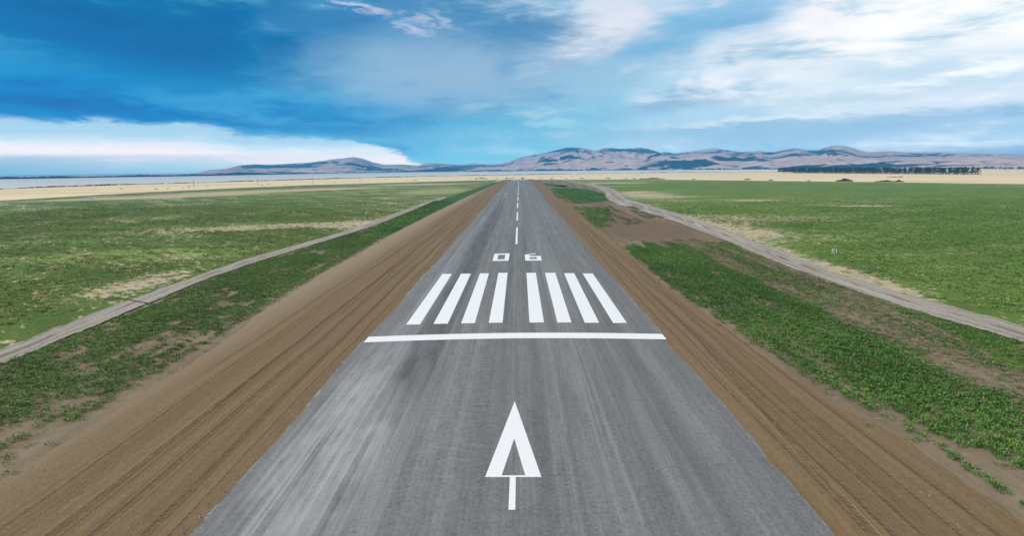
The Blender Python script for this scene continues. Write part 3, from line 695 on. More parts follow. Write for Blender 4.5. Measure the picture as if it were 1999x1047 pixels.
# ------------------------------------------------------------------ weeds and crop plants as real leaves
m_leaf, t, b = mat('weed_leaf')
at = t.n.new('ShaderNodeAttribute'); at.attribute_name = 'tint'
t.put(b.inputs['Base Color'], at.outputs['Color']); b.inputs['Roughness'].default_value = 0.65
b.inputs['Specular IOR Level'].default_value = 0.25
def tufts(name, X, Y, size, height, leaves, tone_lo, tone_hi, z=0.05, lw=0.15, droop=0.30, dry=0.03):
    n = len(X); L = leaves
    ang = rng.uniform(0, 2 * math.pi, (n, L)); rad = np.sqrt(rng.uniform(0.02, 1, (n, L)))
    s = size[:, None]; h = height[:, None]
    bx = X[:, None] + np.cos(ang) * rad * s * 0.35; by = Y[:, None] + np.sin(ang) * rad * s * 0.35
    a2 = ang + rng.normal(0, 0.7, (n, L))
    ln_ = s * rng.uniform(0.35, 0.75, (n, L))
    tx = bx + np.cos(a2) * ln_ * 0.55; ty = by + np.sin(a2) * ln_ * 0.55
    tz = h * rng.uniform(0.35, 1.0, (n, L)) * (1.15 - droop * rad)
    bz = h * rng.uniform(0.0, 0.45, (n, L))
    wx, wy = -np.sin(a2) * s * lw * 0.5, np.cos(a2) * s * lw * 0.5
    tw = rng.uniform(-0.3, 0.3, (n, L)) * s * lw
    mxp, myp = bx * .45 + tx * .55, by * .45 + ty * .55; mz = bz * .4 + tz * .6 + h * 0.08
    V = np.stack([np.stack([bx, by, z + bz], -1), np.stack([mxp + wx, myp + wy, z + mz + tw], -1), np.stack([tx, ty, z + tz], -1), np.stack([mxp - wx, myp - wy, z + mz - tw], -1)], 2)
    V = V.reshape(-1, 3); Fc = np.arange(len(V)).reshape(-1, 4)
    k = rng.uniform(0, 1, (n, 1)) * 0.35 + rng.uniform(0, 1, (n, L)) * 0.30 + 0.35 * np.clip((fbm(X * .16, Y * .09, 77, 4) - .3) / .4, 0, 1)[:, None]
    T = np.array(tone_lo)[None, None] * (1 - k[..., None]) + np.array(tone_hi)[None, None] * k[..., None]
    dry_ = (rng.uniform(0, 1, (n, L)) < dry)[..., None]; T = np.where(dry_, np.array((0.30, 0.25, 0.12)), T)
    T = np.repeat(T.reshape(-1, 3), 4, 0); T = np.concatenate([T, np.ones((len(T), 1))], 1)
    o = link(name, np_mesh(name, V, Fc, m_leaf, T)); tag(o, kind='stuff')
    return o
def scatter(poly, dens, fn):
    xs_, ys_ = [q[0] for q in poly], [q[1] for q in poly]
    x0, x1, y0, y1 = min(xs_), max(xs_), min(ys_), max(ys_)
    n = int((x1 - x0) * (y1 - y0) * dens)
    X = rng.uniform(x0, x1, n); Y = rng.uniform(y0, y1, n)
    k = inside(X, Y, poly); X, Y = X[k], Y[k]
    k = rng.uniform(0, 1, len(X)) < fn(X, Y)
    return X[k], Y[k]
sstep = lambda v, a, b_: np.clip((v - a) / (b_ - a), 0, 1) ** 2 * (3 - 2 * np.clip((v - a) / (b_ - a), 0, 1))
LUSH = ((0.036, 0.105, 0.015), (0.155, 0.315, 0.058)); OLIVE = ((0.055, 0.088, 0.022), (0.160, 0.215, 0.062))

# right verge, near: a dense band beside the dirt, thinner rows out to the track
vr = [(20.5, 20), (70, 20), (50, 40)] + [tuple(P(x, y) + np.array([-0.4, 0])) for x, y in RT_L[:5]] + [tuple(P(x, y)) for x, y in [(1430, 474), (1395, 467), (1350, 466), (1300, 471), (1250, 469), (1203, 470)]] + [(21.5, 118), (21, 97), (20.5, 77), (21.2, 55), (21.8, 43)]
def d_right(X, Y):
    edge = np.interp(Y, [20, 32, 43, 55, 77, 97, 120, 145], [25.2, 24.6, 22.8, 22.3, 21.4, 22.0, 22.2, 23.2])
    e = X - edge + (fbm(X * .5, Y * .25, 51, 4) - .5) * 1.6
    rows = fbm(X * 0.75, Y * 0.045, 52, 4); pat = fbm(X * .22, Y * .12, 53, 4)
    band = np.interp(Y, [20, 60, 145], [9, 11, 10])
    core = sstep(e, -0.1, 0.9) * (1 - sstep(e, band, band + 4)) * sstep(pat * .6 + rows * .4, .30, .40)
    near_edge = (Y < 48) * sstep(rows, .46, .52)
    core = np.where((Y < 50) & (e < 3.2), core * sstep(rows * .5 + pat * .5, .42, .54), core)
    outer = sstep(e, band - 1, band + 3) * sstep(rows * .62 + pat * .38, .44, .56) * 0.22
    core = core * (0.55 + 0.45 * sstep(vnoise(X * 1.7, Y * .06, 57), .25, .6))
    top_ = 1 - sstep(Y + (fbm(X * .45, Y * .1, 58, 4) - .5) * 22, 116, 124)
    core = core * top_
    stray = 0.012 * sstep(e, -1.5, 0)
    return np.clip(core + outer * top_ + stray, 0, 1)
X, Y = scatter(vr, 20.0, d_right)
g = fbm(X * .4, Y * .2, 54, 3)
tufts('weeds', X, Y, rng.uniform(0.28, 0.58, len(X)), rng.uniform(0.18, 0.40, len(X)) * (0.6 + g), 11, *LUSH)
# olive, drier rows mixed into the outer half
def d_right2(X, Y):
    e = X - 30; rows = fbm(X * 0.75, Y * 0.045, 52, 4); pat = fbm(X * .22, Y * .12, 53, 4)
    return sstep(e, 0, 4) * sstep(rows * .55 + pat * .45, .20, .40) * .9 * (1 - sstep(Y + (fbm(X * .45, Y * .1, 58, 4) - .5) * 22, 118, 130))
X, Y = scatter(vr, 12.0, d_right2)
tufts('weeds', X, Y, rng.uniform(0.2, 0.48, len(X)), rng.uniform(0.08, 0.22, len(X)), 8, *OLIVE, dry=0.12)

# left verge, near: lush next to the track, broken clumps towards the dirt
vl = [(-27.5, 15), (-28.0, 37), (-28.5, 54), (-30, 73), (-31.5, 112), (-32.5, 160), (-32, 300), (-45, 300)] + [tuple(P(x, y) + np.array([0.4, 0])) for x, y in LT_R[::-1] if y > 402] + [(-45, 15)]
def d_left(X, Y):
    inner = np.interp(Y, [15, 37, 54, 73, 112, 160, 300], [-29, -29, -29.6, -31, -32.2, -32.8, -32])
    e = inner - X
    rows = fbm(X * 0.6, Y * 0.06, 61, 4); pat = fbm(X * .25, Y * .16, 62, 5, .6); fine = fbm(X * .9, Y * .5, 63, 3)
    lush = sstep(e, 5.5, 9.0) * sstep(pat * .6 + fine * .4, .36, .47)
    midb = sstep(e, 0.0, 2.0) * (1 - sstep(e, 8, 11)) * sstep(rows * .40 + pat * .30 + fine * .3, .40, .50) * 0.85
    far = sstep(Y, 110, 170) * sstep(e, 0.3, 2.5) * sstep(pat * .5 + fine * .5, .34, .46)
    return np.clip(lush + midb + far + .008 * sstep(e, -2, 0), 0, 1)
X, Y = scatter(vl, 18.0, d_left)
far_ = Y > 150
tufts('weeds', X[~far_], Y[~far_], rng.uniform(0.22, 0.58, (~far_).sum()), rng.uniform(0.12, 0.36, (~far_).sum()), 11, (0.052, 0.120, 0.020), (0.18, 0.32, 0.06))
X, Y = X[far_], Y[far_]; k = rng.uniform(0, 1, len(X)) < .18; X, Y = X[k], Y[k]
tufts('weeds', X, Y, rng.uniform(0.7, 1.3, len(X)), rng.uniform(0.25, 0.5, len(X)), 7, *LUSH, z=.08)

# green blocks further up the right verge
blocks = [([(1118, 405), (1180, 405), (1206, 441), (1166, 446.5)], 2.6, .35, LUSH), ([(1168, 401), (1195, 403), (1258, 436), (1222, 441)], 1.6, .50, OLIVE),
          ([(1208, 402), (1240, 405), (1297, 425), (1262, 428)], 1.8, .42, OLIVE), ([(1080, 381), (1098, 394), (1120, 398), (1150, 397), (1188, 392), (1180, 378), (1160, 373), (1075, 369)], .8, .30, LUSH)]
for q, dn, th, tone in blocks:
    poly = [tuple(P(x, y)) for x, y in q]
    X, Y = scatter(poly, dn, lambda X, Y: sstep(fbm(X * .9, Y * .06, 71, 4), th, th + .1))
    tufts('weeds', X, Y, rng.uniform(0.7, 1.2, len(X)), rng.uniform(0.25, 0.5, len(X)), 8, *tone, z=.06)

# crop plants in the near part of both fields
fl_poly = [tuple(P(x, y) + np.array([-0.5, 0])) for x, y in LT_L if y > 400] + [(-50, 330), (-230, 330), (-190, 60), (-58, 55)]
def d_fl(X, Y):
    pat = fbm(X * .06, Y * .11, 81, 4); fine = fbm(X * .5, Y * .9, 82, 4)
    band = np.exp(-(((X + 75) / 45) ** 2 + ((Y - (172 + (X + 75) * .1)) / 11) ** 2)) * .22
    near = np.exp(-((X - np.interp(Y, [60, 110, 180], [-57, -55, -52])) / 4) ** 2) * .11 * (Y < 100)
    return (1 - sstep(pat * .5 + fine * .5 + band + near, .50, .60)) * (1 - sstep(Y + X * .2, 150, 300))
X, Y = scatter(fl_poly, 1.6, d_fl)
tufts('crop_plants', X, Y, rng.uniform(0.6, 1.1, len(X)), rng.uniform(0.15, 0.36, len(X)), 8, (0.078, 0.112, 0.016), (0.240, 0.290, 0.048), z=.02)['kind'] = 'stuff'
fr_poly = [tuple(P(x, y) + np.array([0.6, 0])) for x, y in RT_R[:8]] + [(60, 330), (260, 330), (230, 60), (62, 50)]
def d_fr(X, Y):
    pat = fbm(X * .05, Y * .05, 91, 4); fine = fbm(X * .6, Y * .6, 92, 4)
    tr = np.interp(Y, [60, 72, 88, 129, 198, 260], [50, 50, 50, 53, 57, 57])
    near = np.exp(-((X - tr) / 6.5) ** 2) * .22
    return (1 - sstep(pat * .5 + fine * .5 + near, .54, .64)) * (1 - sstep(Y - X * .2, 130, 290))
X, Y = scatter(fr_poly, 1.7, d_fr)
tufts('crop_plants', X, Y, rng.uniform(0.6, 1.1, len(X)), rng.uniform(0.15, 0.36, len(X)), 8, (0.068, 0.152, 0.018), (0.205, 0.350, 0.050), z=.02)

# loose stones and clods on the graded dirt and spilled along the pavement edge
def stones(name, X, Y, size, m, z):
    n = len(X); a = rng.uniform(0, 6.28, n); V = []
    for k, (h_, r_) in enumerate([(0, 1), (0, 1), (0, 1), (0, 1), (1, 0)]):
        t_ = a + k * 1.5708; rr = size * r_ * rng.uniform(.6, 1.2, n) * .5
        V.append(np.stack([X + np.cos(t_) * rr, Y + np.sin(t_) * rr, z + (h_ * size * rng.uniform(.35, .7, n) if h_ else 0 * X)], -1))
    V = np.stack(V, 1).reshape(-1, 3); b0 = np.arange(n)[:, None, None] * 5
    Fc = (np.array([[0, 1, 4], [1, 2, 4], [2, 3, 4], [3, 0, 4]])[None] + b0).reshape(-1, 3)
    return tag(link(name, np_mesh(name, V, Fc, m)), kind='stuff')
m_stone = flat_mat('loose_stone', (0.235, 0.180, 0.120), .95, .45, .7)
sx_ = []; sy_ = []
for side in (-1, 1):
    Y = 20 + 110 * rng.uniform(0, 1, 5200) ** 1.6; u = rng.uniform(0, 1, 5200)
    X = np.where(side < 0, -15.6 - u * 12.0, 15.6 + u * 6.2); k = fbm(X * .6, Y * .15, 95, 4) + rng.uniform(-.15, .15, len(X)) > .5; sx_.append(X[k]); sy_.append(Y[k])
    Y = 20 + 260 * rng.uniform(0, 1, 2600) ** 1.5; X = side * (15.25 + rng.normal(0, .22, 2600)); k = fbm(Y * .12, Y * 0 + side, 96, 4) > .46; sx_.append(X[k]); sy_.append(Y[k])
X = np.concatenate(sx_); Y = np.concatenate(sy_)
stones('gravel', X, Y, rng.uniform(.04, .12, len(X)) * np.where(rng.uniform(0, 1, len(X)) < .03, 1.7, 1), m_stone, 0.10)

for poly_, fn_ in ((fl_poly, d_fl), (fr_poly, d_fr)):
    X, Y = scatter(poly_, .28, lambda X, Y: sstep(fbm(X * .07, Y * .12, 99, 4), .42, .60))
    tufts('dry_grass', X, Y, rng.uniform(.4, .9, len(X)), rng.uniform(.16, .34, len(X)), 7, (0.30, 0.27, 0.12), (0.58, 0.50, 0.30), z=.03)

# ------------------------------------------------------------------ dark scrub edging the near shore, and the far treeline
m_scrub = flat_mat('dark_scrub', (0.035, 0.030, 0.022), 0.9, .5, .2)
def fringe(name, pts, per_m, w_, h_, m, zb, clump=None):
    pts = [np.array(q, float) for q in pts]
    seg = np.array([np.linalg.norm(b_ - a_) for a_, b_ in zip(pts[:-1], pts[1:])]); n = int(seg.sum() * per_m)
    s = rng.uniform(0, seg.sum(), n); cum = np.concatenate([[0], np.cumsum(seg)])
    i = np.clip(np.searchsorted(cum, s) - 1, 0, len(seg) - 1); f_ = (s - cum[i]) / seg[i]
    A = np.array(pts)[i]; B = np.array(pts)[i + 1]; Q = A + (B - A) * f_[:, None]
    amp_ = 0.35 + 1.1 * fbm(s * clump[0], s * 0, clump[1], 4, .6) ** 1.5 if clump else 1.0
    Q[:, 1] += rng.normal(0, w_, n)
    H = h_ * rng.uniform(0.5, 1.2, n) * amp_; wd = H * rng.uniform(0.6, 1.3, n)
    ang = rng.uniform(0, math.pi, (n, 3)); V = []
    for k in range(3):
        dx_, dy_ = np.cos(ang[:, k]) * wd / 2, np.sin(ang[:, k]) * wd / 2
        V.append(np.stack([np.stack([Q[:, 0] - dx_, Q[:, 1] - dy_, zb + H * .05], -1), np.stack([Q[:, 0] + dx_, Q[:, 1] + dy_, zb + H * .05], -1),
                           np.stack([Q[:, 0] + dx_ * .7, Q[:, 1] + dy_ * .7, zb + H * rng.uniform(.6, 1, n)], -1), np.stack([Q[:, 0] - dx_ * .5, Q[:, 1] - dy_ * .5, zb + H], -1)], 1))
    V = np.concatenate(V, 0).reshape(-1, 3)
    o = link(name, np_mesh(name, V, np.arange(len(V)).reshape(-1, 4), m)); tag(o, kind='stuff'); return o
fringe('shore_scrub', [q for q in SH[1:]][:14], 2.2, 4.0, 1.7, m_scrub, -0.3, (0.02, 5))

FAR_PX = [(-100, 351.5), (100, 348.5), (237, 346), (400, 343.5), (600, 339.5), (800, 336.2), (1000, 334.2), (1200, 332.6), (1400, 331.2), (1600, 330.4), (1762, 329.9), (2050, 329.0)]
FAR = [P(x, y, -1.0) for x, y in FAR_PX]
m_far = flat_mat('far_trees', (0.010, 0.028, 0.032), 0.95, .4, .05)
fringe('treeline', [q + np.array([0, 12.]) for q in FAR[:5]], 1.3, 10.0, 9.5, m_far, -1.0, (0.004, 9))
fringe('treeline', [q + np.array([0, 12.]) for q in FAR[4:]], 0.3, 18.0, 9.0, m_far, -1.0, (0.005, 19))

# ------------------------------------------------------------------ hills across the lake
PROF = [(-150, 349), (100, 346), (237, 343.5), (340, 341.5), (365, 340.5), (390, 337), (408, 331.5), (440, 329.5), (455, 326), (470, 322.5), (500, 320.5), (520, 322), (545, 321), (575, 318.8), (600, 318), (615, 315.5), (635, 313.5), (650, 310.5), (668, 309.5),
        (682, 307), (695, 306.5), (710, 310), (730, 317.5), (750, 322), (780, 320.8), (800, 322), (815, 323.5), (830, 319.5), (850, 318.6), (870, 320), (900, 322), (925, 319), (940, 319.8), (960, 321), (975, 320), (990, 317), (1010, 309), (1035, 303), (1050, 301), (1070, 297),
        (1090, 292), (1105, 287.5), (1125, 287.5), (1145, 290), (1158, 294), (1180, 288.6), (1195, 288.4), (1215, 291), (1245, 288), (1265, 290), (1290, 298), (1300, 296), (1318, 299), (1340, 296.5), (1370, 293), (1390, 289), (1405, 290), (1425, 294), (1450, 297), (1480, 294.2),
        (1510, 297), (1535, 291), (1552, 288.6), (1570, 292), (1595, 294), (1615, 286.3), (1635, 283), (1655, 286), (1675, 292), (1695, 297), (1720, 295.6), (1745, 295), (1762, 297), (1850, 297.5), (1950, 300), (2050, 304), (2200, 312)]
pa = np.array([azel(x, y) for x, y in PROF]); fa = np.array([(math.degrees(math.atan2(q[0] - CAM[0], q[1])), math.hypot(q[0] - CAM[0], q[1])) for q in FAR])
NA, NR = 1300, 150
A_ = np.linspace(pa[0, 0], pa[-1, 0], NA); el_ = np.interp(A_, pa[:, 0], pa[:, 1]); r0 = np.interp(A_, fa[:, 0], fa[:, 1]) + 25
kk = np.ones(31) / 31; r0 = np.convolve(np.pad(r0, 15, mode='edge'), kk, 'valid')
tt = np.linspace(0, 1, NR) ** 1.25
RR = r0[:, None] + tt[None] * 4900
XX = CAM[0] + np.sin(np.radians(A_))[:, None] * RR; YY = np.cos(np.radians(A_))[:, None] * RR
wx_, wy_ = (fbm(XX / 700, YY / 700, 3, 3) - .5) * 500, (fbm(XX / 700, YY / 700, 4, 3) - .5) * 500
rd = ridged((XX + wx_) / 950, (YY + wy_) / 950, 21, 5); rd2 = ridged((XX + wx_ * .5) / 330, (YY + wy_ * .5) / 330, 25, 4)
D_ = RR - r0[:, None]
spur = ridged((XX + wx_ * .7) / 300, (YY + wy_ * .4) / 1100, 45, 4); spur2 = ridged((XX + wx_ * .3) / 120, (YY + wy_ * .2) / 420, 47, 3)
f1 = 700 + 900 * fbm(XX / 1500, YY * 0 + 2, 61, 3); b1 = 2500 + 800 * fbm(XX / 2000, YY * 0 + 4, 62, 3)
e1 = np.where(D_ < f1, 1 - (1 - np.clip(D_ / f1, 0, 1)) ** 1.6, np.exp(-((D_ - f1) / 800) ** 2))
e2 = np.where(D_ < b1, sstep(D_, f1 * .8, b1) ** 1.1, np.exp(-((D_ - b1) / 900) ** 2))
a1_ = 0.36 + 0.75 * fbm(XX / 900, YY * 0 + 7, 63, 3)
g_ = np.maximum(e1 * a1_ * (0.10 + 0.35 * rd + 0.55 * spur ** 1.2 + 0.16 * spur2), e2 * (0.42 + 0.40 * rd + 0.26 * spur + 0.10 * spur2))
g_ *= sstep(D_, -1, 90) * 0.9 + 0.1
hh = g_ * RR                                             # proportional to elevation angle
hmax = g_.max(1); tgt = np.tan(np.radians(el_))
base = (-1.0 - CAM[2])
# scale each bearing so its skyline stands where the range really rises
need = np.empty(NA)
for i in range(NA):
    lo_, hi_ = 0.0, 2.0
    for _ in range(40):
        md = (lo_ + hi_) / 2
        if ((md * g_[i] * RR[i] + base) / RR[i]).max() < tgt[i]: lo_ = md
        else: hi_ = md
    need[i] = md
need = np.convolve(np.pad(need, 3, mode='edge'), np.ones(7) / 7, 'valid')
HH = need[:, None] * hh - 1.05
HH[:, 0] = -1.4
V = np.stack([XX, YY, HH], -1).reshape(-1, 3)
ii, jj = np.meshgrid(np.arange(NA - 1), np.arange(NR - 1), indexing='ij'); a0 = (ii * NR + jj).ravel()
Fq = np.stack([a0, a0 + NR, a0 + NR + 1, a0 + 1], -1)
m_hill, t, b = mat('hill_tussock'); p = t.pos()
q = t.scale(p, (1, 1, 2.2))
w1 = t.noise(q, 0.0011, 6, 0.6, 0.6); w2 = t.noise(q, 0.0045, 6, 0.62, 0.4); w3 = t.noise(q, 0.02, 5, 0.65); w4 = t.noise(t.scale(q, (1, .5, 1)), 0.011, 6, 0.7, 1.0)
c = t.ramp(t.m('ADD', t.m('MULTIPLY', w2, 0.5), t.m('MULTIPLY', w3, 0.5)), [(0.38, (0.54, 0.37, 0.31)), (0.5, (0.80, 0.57, 0.48)), (0.60, (0.95, 0.74, 0.63))])
hz = t.sep(p)[2]
fo = t.m('ADD', t.m('MULTIPLY', w1, 0.62), t.m('ADD', t.m('MULTIPLY', w2, 0.30), t.m('MULTIPLY', w4, 0.45)))
fo = t.m('ADD', fo, t.step(hz, 22, 4, 0, 0.07))
crv = t.n.new('ShaderNodeAttribute'); crv.attribute_name = 'tint'
fo = t.m('ADD', fo, t.m('MULTIPLY', crv.outputs['Fac'], 0.22))
c = t.mix(t.step(fo, 0.755, 0.79), c, t.ramp(w3, [(0.35, (0.006, 0.024, 0.028)), (0.65, (0.016, 0.045, 0.045))]))
t.put(b.inputs['Base Color'], c); t.put(b.inputs['Normal'], t.bump(t.m('ADD', w3, t.m('MULTIPLY', w4, 1.5)), 0.9, 34.0))
# gullies hold the bush: store how deep each point lies under its surroundings
def blur(a, k):
    for ax_ in (0, 1):
        pd = [(0, 0), (0, 0)]; pd[ax_] = (k, k); c_ = np.cumsum(np.pad(a, pd, mode='edge'), axis=ax_)
        a = (np.take(c_, np.arange(2 * k, c_.shape[ax_]), ax_) - np.concatenate([np.zeros_like(np.take(c_, [0], ax_)), np.take(c_, np.arange(0, c_.shape[ax_] - 2 * k - 1), ax_)], ax_)) / (2 * k + 1)
    return a
dep_ = np.clip((blur(rd, 6) - rd) * 6, -0.4, 1.0)
BUSH = [(490, 325, 40, 4), (555, 326, 50, 5), (600, 322, 25, 3), (690, 322, 50, 6), (725, 329, 50, 6), (880, 327, 75, 8), (960, 324, 40, 4), (1080, 296, 35, 4), (1125, 291, 50, 5), (1195, 291, 30, 4), (1250, 293, 50, 6), (1295, 300, 40, 5),
        (1060, 313, 22, 5), (1102, 308, 25, 4), (1160, 330, 18, 4), (1300, 318, 60, 8), (1345, 325, 40, 6), (1375, 316, 35, 6), (1435, 302, 45, 5), (1490, 310, 30, 4), (1560, 300, 30, 5), (1610, 297, 35, 5), (1640, 305, 20, 6), (1705, 322, 25, 4)]
ea_ = np.degrees(np.arctan2(HH - CAM[2], RR)); aa_ = np.repeat(A_[:, None], NR, 1)
for (x_, y_, rx_, ry_) in BUSH:
    a1, e1 = azel(x_, y_); dep_ = dep_ + 0.55 * np.exp(-(((aa_ - a1) / (rx_ * .047)) ** 2 + ((ea_ - e1) / (ry_ * .055)) ** 2))
dep_ = np.clip(dep_, -.4, 1.2)
T = np.repeat(dep_.reshape(-1, 1), 3, 1); T = np.concatenate([T, np.ones((len(T), 1))], 1)
hills = link('hills', np_mesh('hills', V, Fq, m_hill, T, smooth=True)); tag(hills, kind='structure')

# ------------------------------------------------------------------ pine windbreak on the right
m_bark = flat_mat('pine_bark', (0.06, 0.05, 0.042), 0.9, .3, 2.0)
m_pine, t, b = mat('pine_needles')
n = t.noise(t.pos(), 0.9, 4); oi = t.n.new('ShaderNodeObjectInfo')
c = t.ramp(n, [(0.3, (0.014, 0.026, 0.018)), (0.7, (0.042, 0.062, 0.040))])
c = t.mix(t.m('MULTIPLY', oi.outputs['Random'], 0.35), c, (0.055, 0.058, 0.036)); t.put(b.inputs['Base Color'], c)
def clump_mesh(name, centres, n_each, leaf, m, seed):
    r_ = np.random.default_rng(seed); V = []
    for (cx, cy, cz, rx, ry, rz_) in centres:
        d = r_.normal(size=(n_each, 3)); d /= np.linalg.norm(d, axis=1)[:, None]; d *= r_.uniform(.45, 1.0, (n_each, 1)) ** .5
        c0 = np.array([cx, cy, cz]) + d * np.array([rx, ry, rz_])
        u = r_.normal(size=(n_each, 3)); u /= np.linalg.norm(u, axis=1)[:, None]
        v_ = np.cross(u, r_.normal(size=(n_each, 3))); v_ /= np.linalg.norm(v_, axis=1)[:, None]
        s = leaf * r_.uniform(.6, 1.3, (n_each, 1))
        V.append(np.stack([c0 - u * s, c0 + v_ * s * .5, c0 + u * s, c0 - v_ * s * .5], 1))
    V = np.concatenate(V, 0).reshape(-1, 3)
    return np_mesh(name, V, np.arange(len(V)).reshape(-1, 4), m)
def make_pine(seed):
    r_ = random.Random(seed); root = empty('pine_tree', (0, 0, 0)); h = 13.0
    tr = MB(); lean = r_.uniform(-.4, .4)
    tr.tube((0, 0, -.2), (lean * .5, 0, 5.5), .30, .22, 7); tr.tube((lean * .5, 0, 5.4), (lean, 0, 10.8), .22, .08, 6)
    for k in range(6):
        z_ = 4.0 + k * 1.0; a = r_.uniform(0, 6.28); tr.tube((lean * z_ / 11, 0, z_), (lean * z_ / 11 + math.cos(a) * 2.3, math.sin(a) * 2.3, z_ + r_.uniform(.4, 1.6)), .09, .03, 5)
    tr.build('trunk', m_bark, root)
    cs = []
    for k in range(16):
        z_ = r_.uniform(3.6, 11.2); wd = 3.0 * (1.0 - max(0, (z_ - 8) / 6)); a = r_.uniform(0, 6.28); q_ = r_.uniform(.2, 1) * wd
        cs.append((lean + math.cos(a) * q_, math.sin(a) * q_, z_, r_.uniform(.9, 1.7), r_.uniform(.9, 1.7), r_.uniform(.6, 1.1)))
    cs.append((lean, 0, 11.6, 1.1, 1.1, 1.2))
    link('crown', clump_mesh('crown', cs, 34, .50, m_pine, seed), None, root)
    return root
protos = [make_pine(s) for s in range(6)]
A0, A1 = P(1519, 337.8), P(1762, 340.0); dA = (A1 - A0) / np.linalg.norm(A1 - A0)
n_tree = 0; s = 0.0; cnt = 0
LEN = np.linalg.norm(A1 - A0) + 130
used = set()
while s < LEN:
    for row in range(2):
        if row == 1 and random.random() < .25: continue
        k = random.randrange(6)
        o = protos[k] if k not in used else copy_tree(protos[k]); used.add(k)
        q = A0 + dA * (s + random.uniform(-1, 1) + row * 2) + np.array([dA[1], -dA[0]]) * (-row * 9.0 + random.uniform(-1, 1)) * 1.0
        o.location = (q[0], q[1], 0); o.rotation_euler = (0, 0, random.uniform(0, 6.28)); sc = random.uniform(.78, 1.0); o.scale = (sc * 1.05, sc * 1.05, sc)
        lab = 'dark pine tree standing in the long windbreak row before the hills'
        if cnt == 0: lab = 'dark pine tree at the open left end of the windbreak row'
        tag(o, lab, 'tree', 'pine trees of the windbreak'); cnt += 1
    s += random.uniform(3.4, 5.0)
for k in range(6):
    if k not in used:
        for ch in list(protos[k].children): bpy.data.objects.remove(ch)
        bpy.data.objects.remove(protos[k])
m_hedge = flat_mat('hedge_leaf', (0.075, 0.085, 0.055), .9, .4, .6)
hs = []; s = 40.0
while s < LEN:
    q = A0 + dA * s - np.array([dA[1], -dA[0]]) * 14; hs.append((q[0], q[1], random.uniform(.8, 1.6), 2.6, 2.0, random.uniform(1.0, 2.2))); s += 2.4
hd = link('hedge', clump_mesh('hedge', hs, 22, .7, m_hedge, 5)); tag(hd, 'low grey-green hedge along the foot of the pine windbreak', 'hedge')

# ------------------------------------------------------------------ dark bushes along the field edge and on the spit
m_bush = flat_mat('bush_leaf', (0.042, 0.036, 0.028), .9, .55, .9)
def bush(px, py, wpx, hpx, label, seed, group=None, m=m_bush, name='bush', peak=0.5):
    q = P(px, py); sc = math.hypot(q[0], q[1]) / F; wm, hm = wpx * sc, hpx * sc
    r_ = random.Random(seed); n = max(4, int(wm / max(hm, .8) * 4)); cs = []
    for k in range(n):
        u = (k + .5) / n; e = max(.25, (1 - abs(u - peak) / max(peak, 1 - peak)) ** .95 * r_.uniform(.7, 1.05)) if n > 4 else r_.uniform(.7, 1)
        cs.append(((u - .5) * wm, r_.uniform(-.3, .3) * hm, hm * e * .42, max(hm * .38, wm / n * .75), hm * .6, hm * e * .52))
    me = clump_mesh(name, cs, 46, max(.22, hm * .17), m, seed)
    o = link(name, me); o.location = (q[0], q[1], 0); o.rotation_euler = (0, 0, -math.atan2(q[0], q[1]))
    return tag(o, label, 'bush', group)
bush(1648, 354.2, 22, 6.5, 'tallest dark bush with a peaked top at the green field edge', 1, peak=.55)
bush(1729, 355.2, 28, 3.6, 'long low dark bush left of a rounder one at the far right field edge', 2)
bush(1754, 355.4, 13, 4.2, 'rounded dark bush just right of a long low one at the field edge', 3)
bush(1459, 351.2, 12, 2.8, 'small dark bush at the field edge left of the windbreak end', 4)
bush(1505, 352.2, 8, 2.4, 'small dark bush below the open left end of the windbreak', 5)
bush(1579, 353.6, 6, 1.6, 'smallest flat dark bush at the field edge below the windbreak', 6)
bush(1354, 350.4, 7, 2.0, 'lone small dark bush at the edge of the smooth green field', 7)
bush(1252, 349.6, 8, 2.0, 'short dark bush at the left end of the scrub row by the white trailer', 8)
bush(1275, 349.8, 42, 3.4, 'long dark scrub row on the field edge beside the white trailer', 9)
bush(1238, 349.2, 9, 1.9, 'low dark bush touching the teal tank beside the white trailer', 10)
bush(1187, 348.8, 10, 2.2, 'dark two-humped bush beyond the bend of the right gravel track', 11)
bush(1136, 348.6, 8, 2.0, 'low dark bush beyond the far end of the right gravel track', 12)
bush(1105, 349.0, 4, 1.7, 'tiny round dark bush near the far end of the right gravel track', 13)
bush(1077, 349.4, 9, 2.0, 'flat dark bush just right of the runway end', 14)
spec = [(237, 369.0, 4, 1.2), (305, 369.6, 4, 1.7), (328, 368.6, 4, 1.0), (357, 367.6, 2.2, 1.0), (369, 365.6, 3.6, 1.4), (405, 363.4, 3.2, 1.3), (512, 362.0, 2.4, 1.1), (524, 359.8, 2.4, 1.2), (558, 360.8, 2, .9), (653, 356.8, 2.5, 1.0), (753, 350.4, 2.2, 1.2),
        (809, 352.0, 3, 1.2), (813, 351.6, 2.5, 1.1), (1052, 347.2, 2, 1.5), (1057, 345.8, 2, 1.2), (1060, 347.4, 1.8, 1.3), (1067, 345.2, 2, 1.0), (1079, 345, 2, 1.2), (1095, 346.2, 2, 1.5), (1115, 346, 2, 1.2), (1120, 345, 2, 1), (1128, 344.8, 2, 1), (1147, 345.2, 1.6, 1.2), (1245, 343.4, 2, 1.0), (1386, 343.4, 2, 1), (1240, 343.6, 1.6, .9)]
for i, (a_, b_, c_, d_) in enumerate(spec):
    bush(a_, b_, c_, d_, 'small dark shrub dotted about the tan spit grass', 40 + i, 'small shrubs dotted over the tan spit')
bush(1001.5, 347.2, 3.2, 2.0, 'small dark shrub standing just past the runway end', 30)

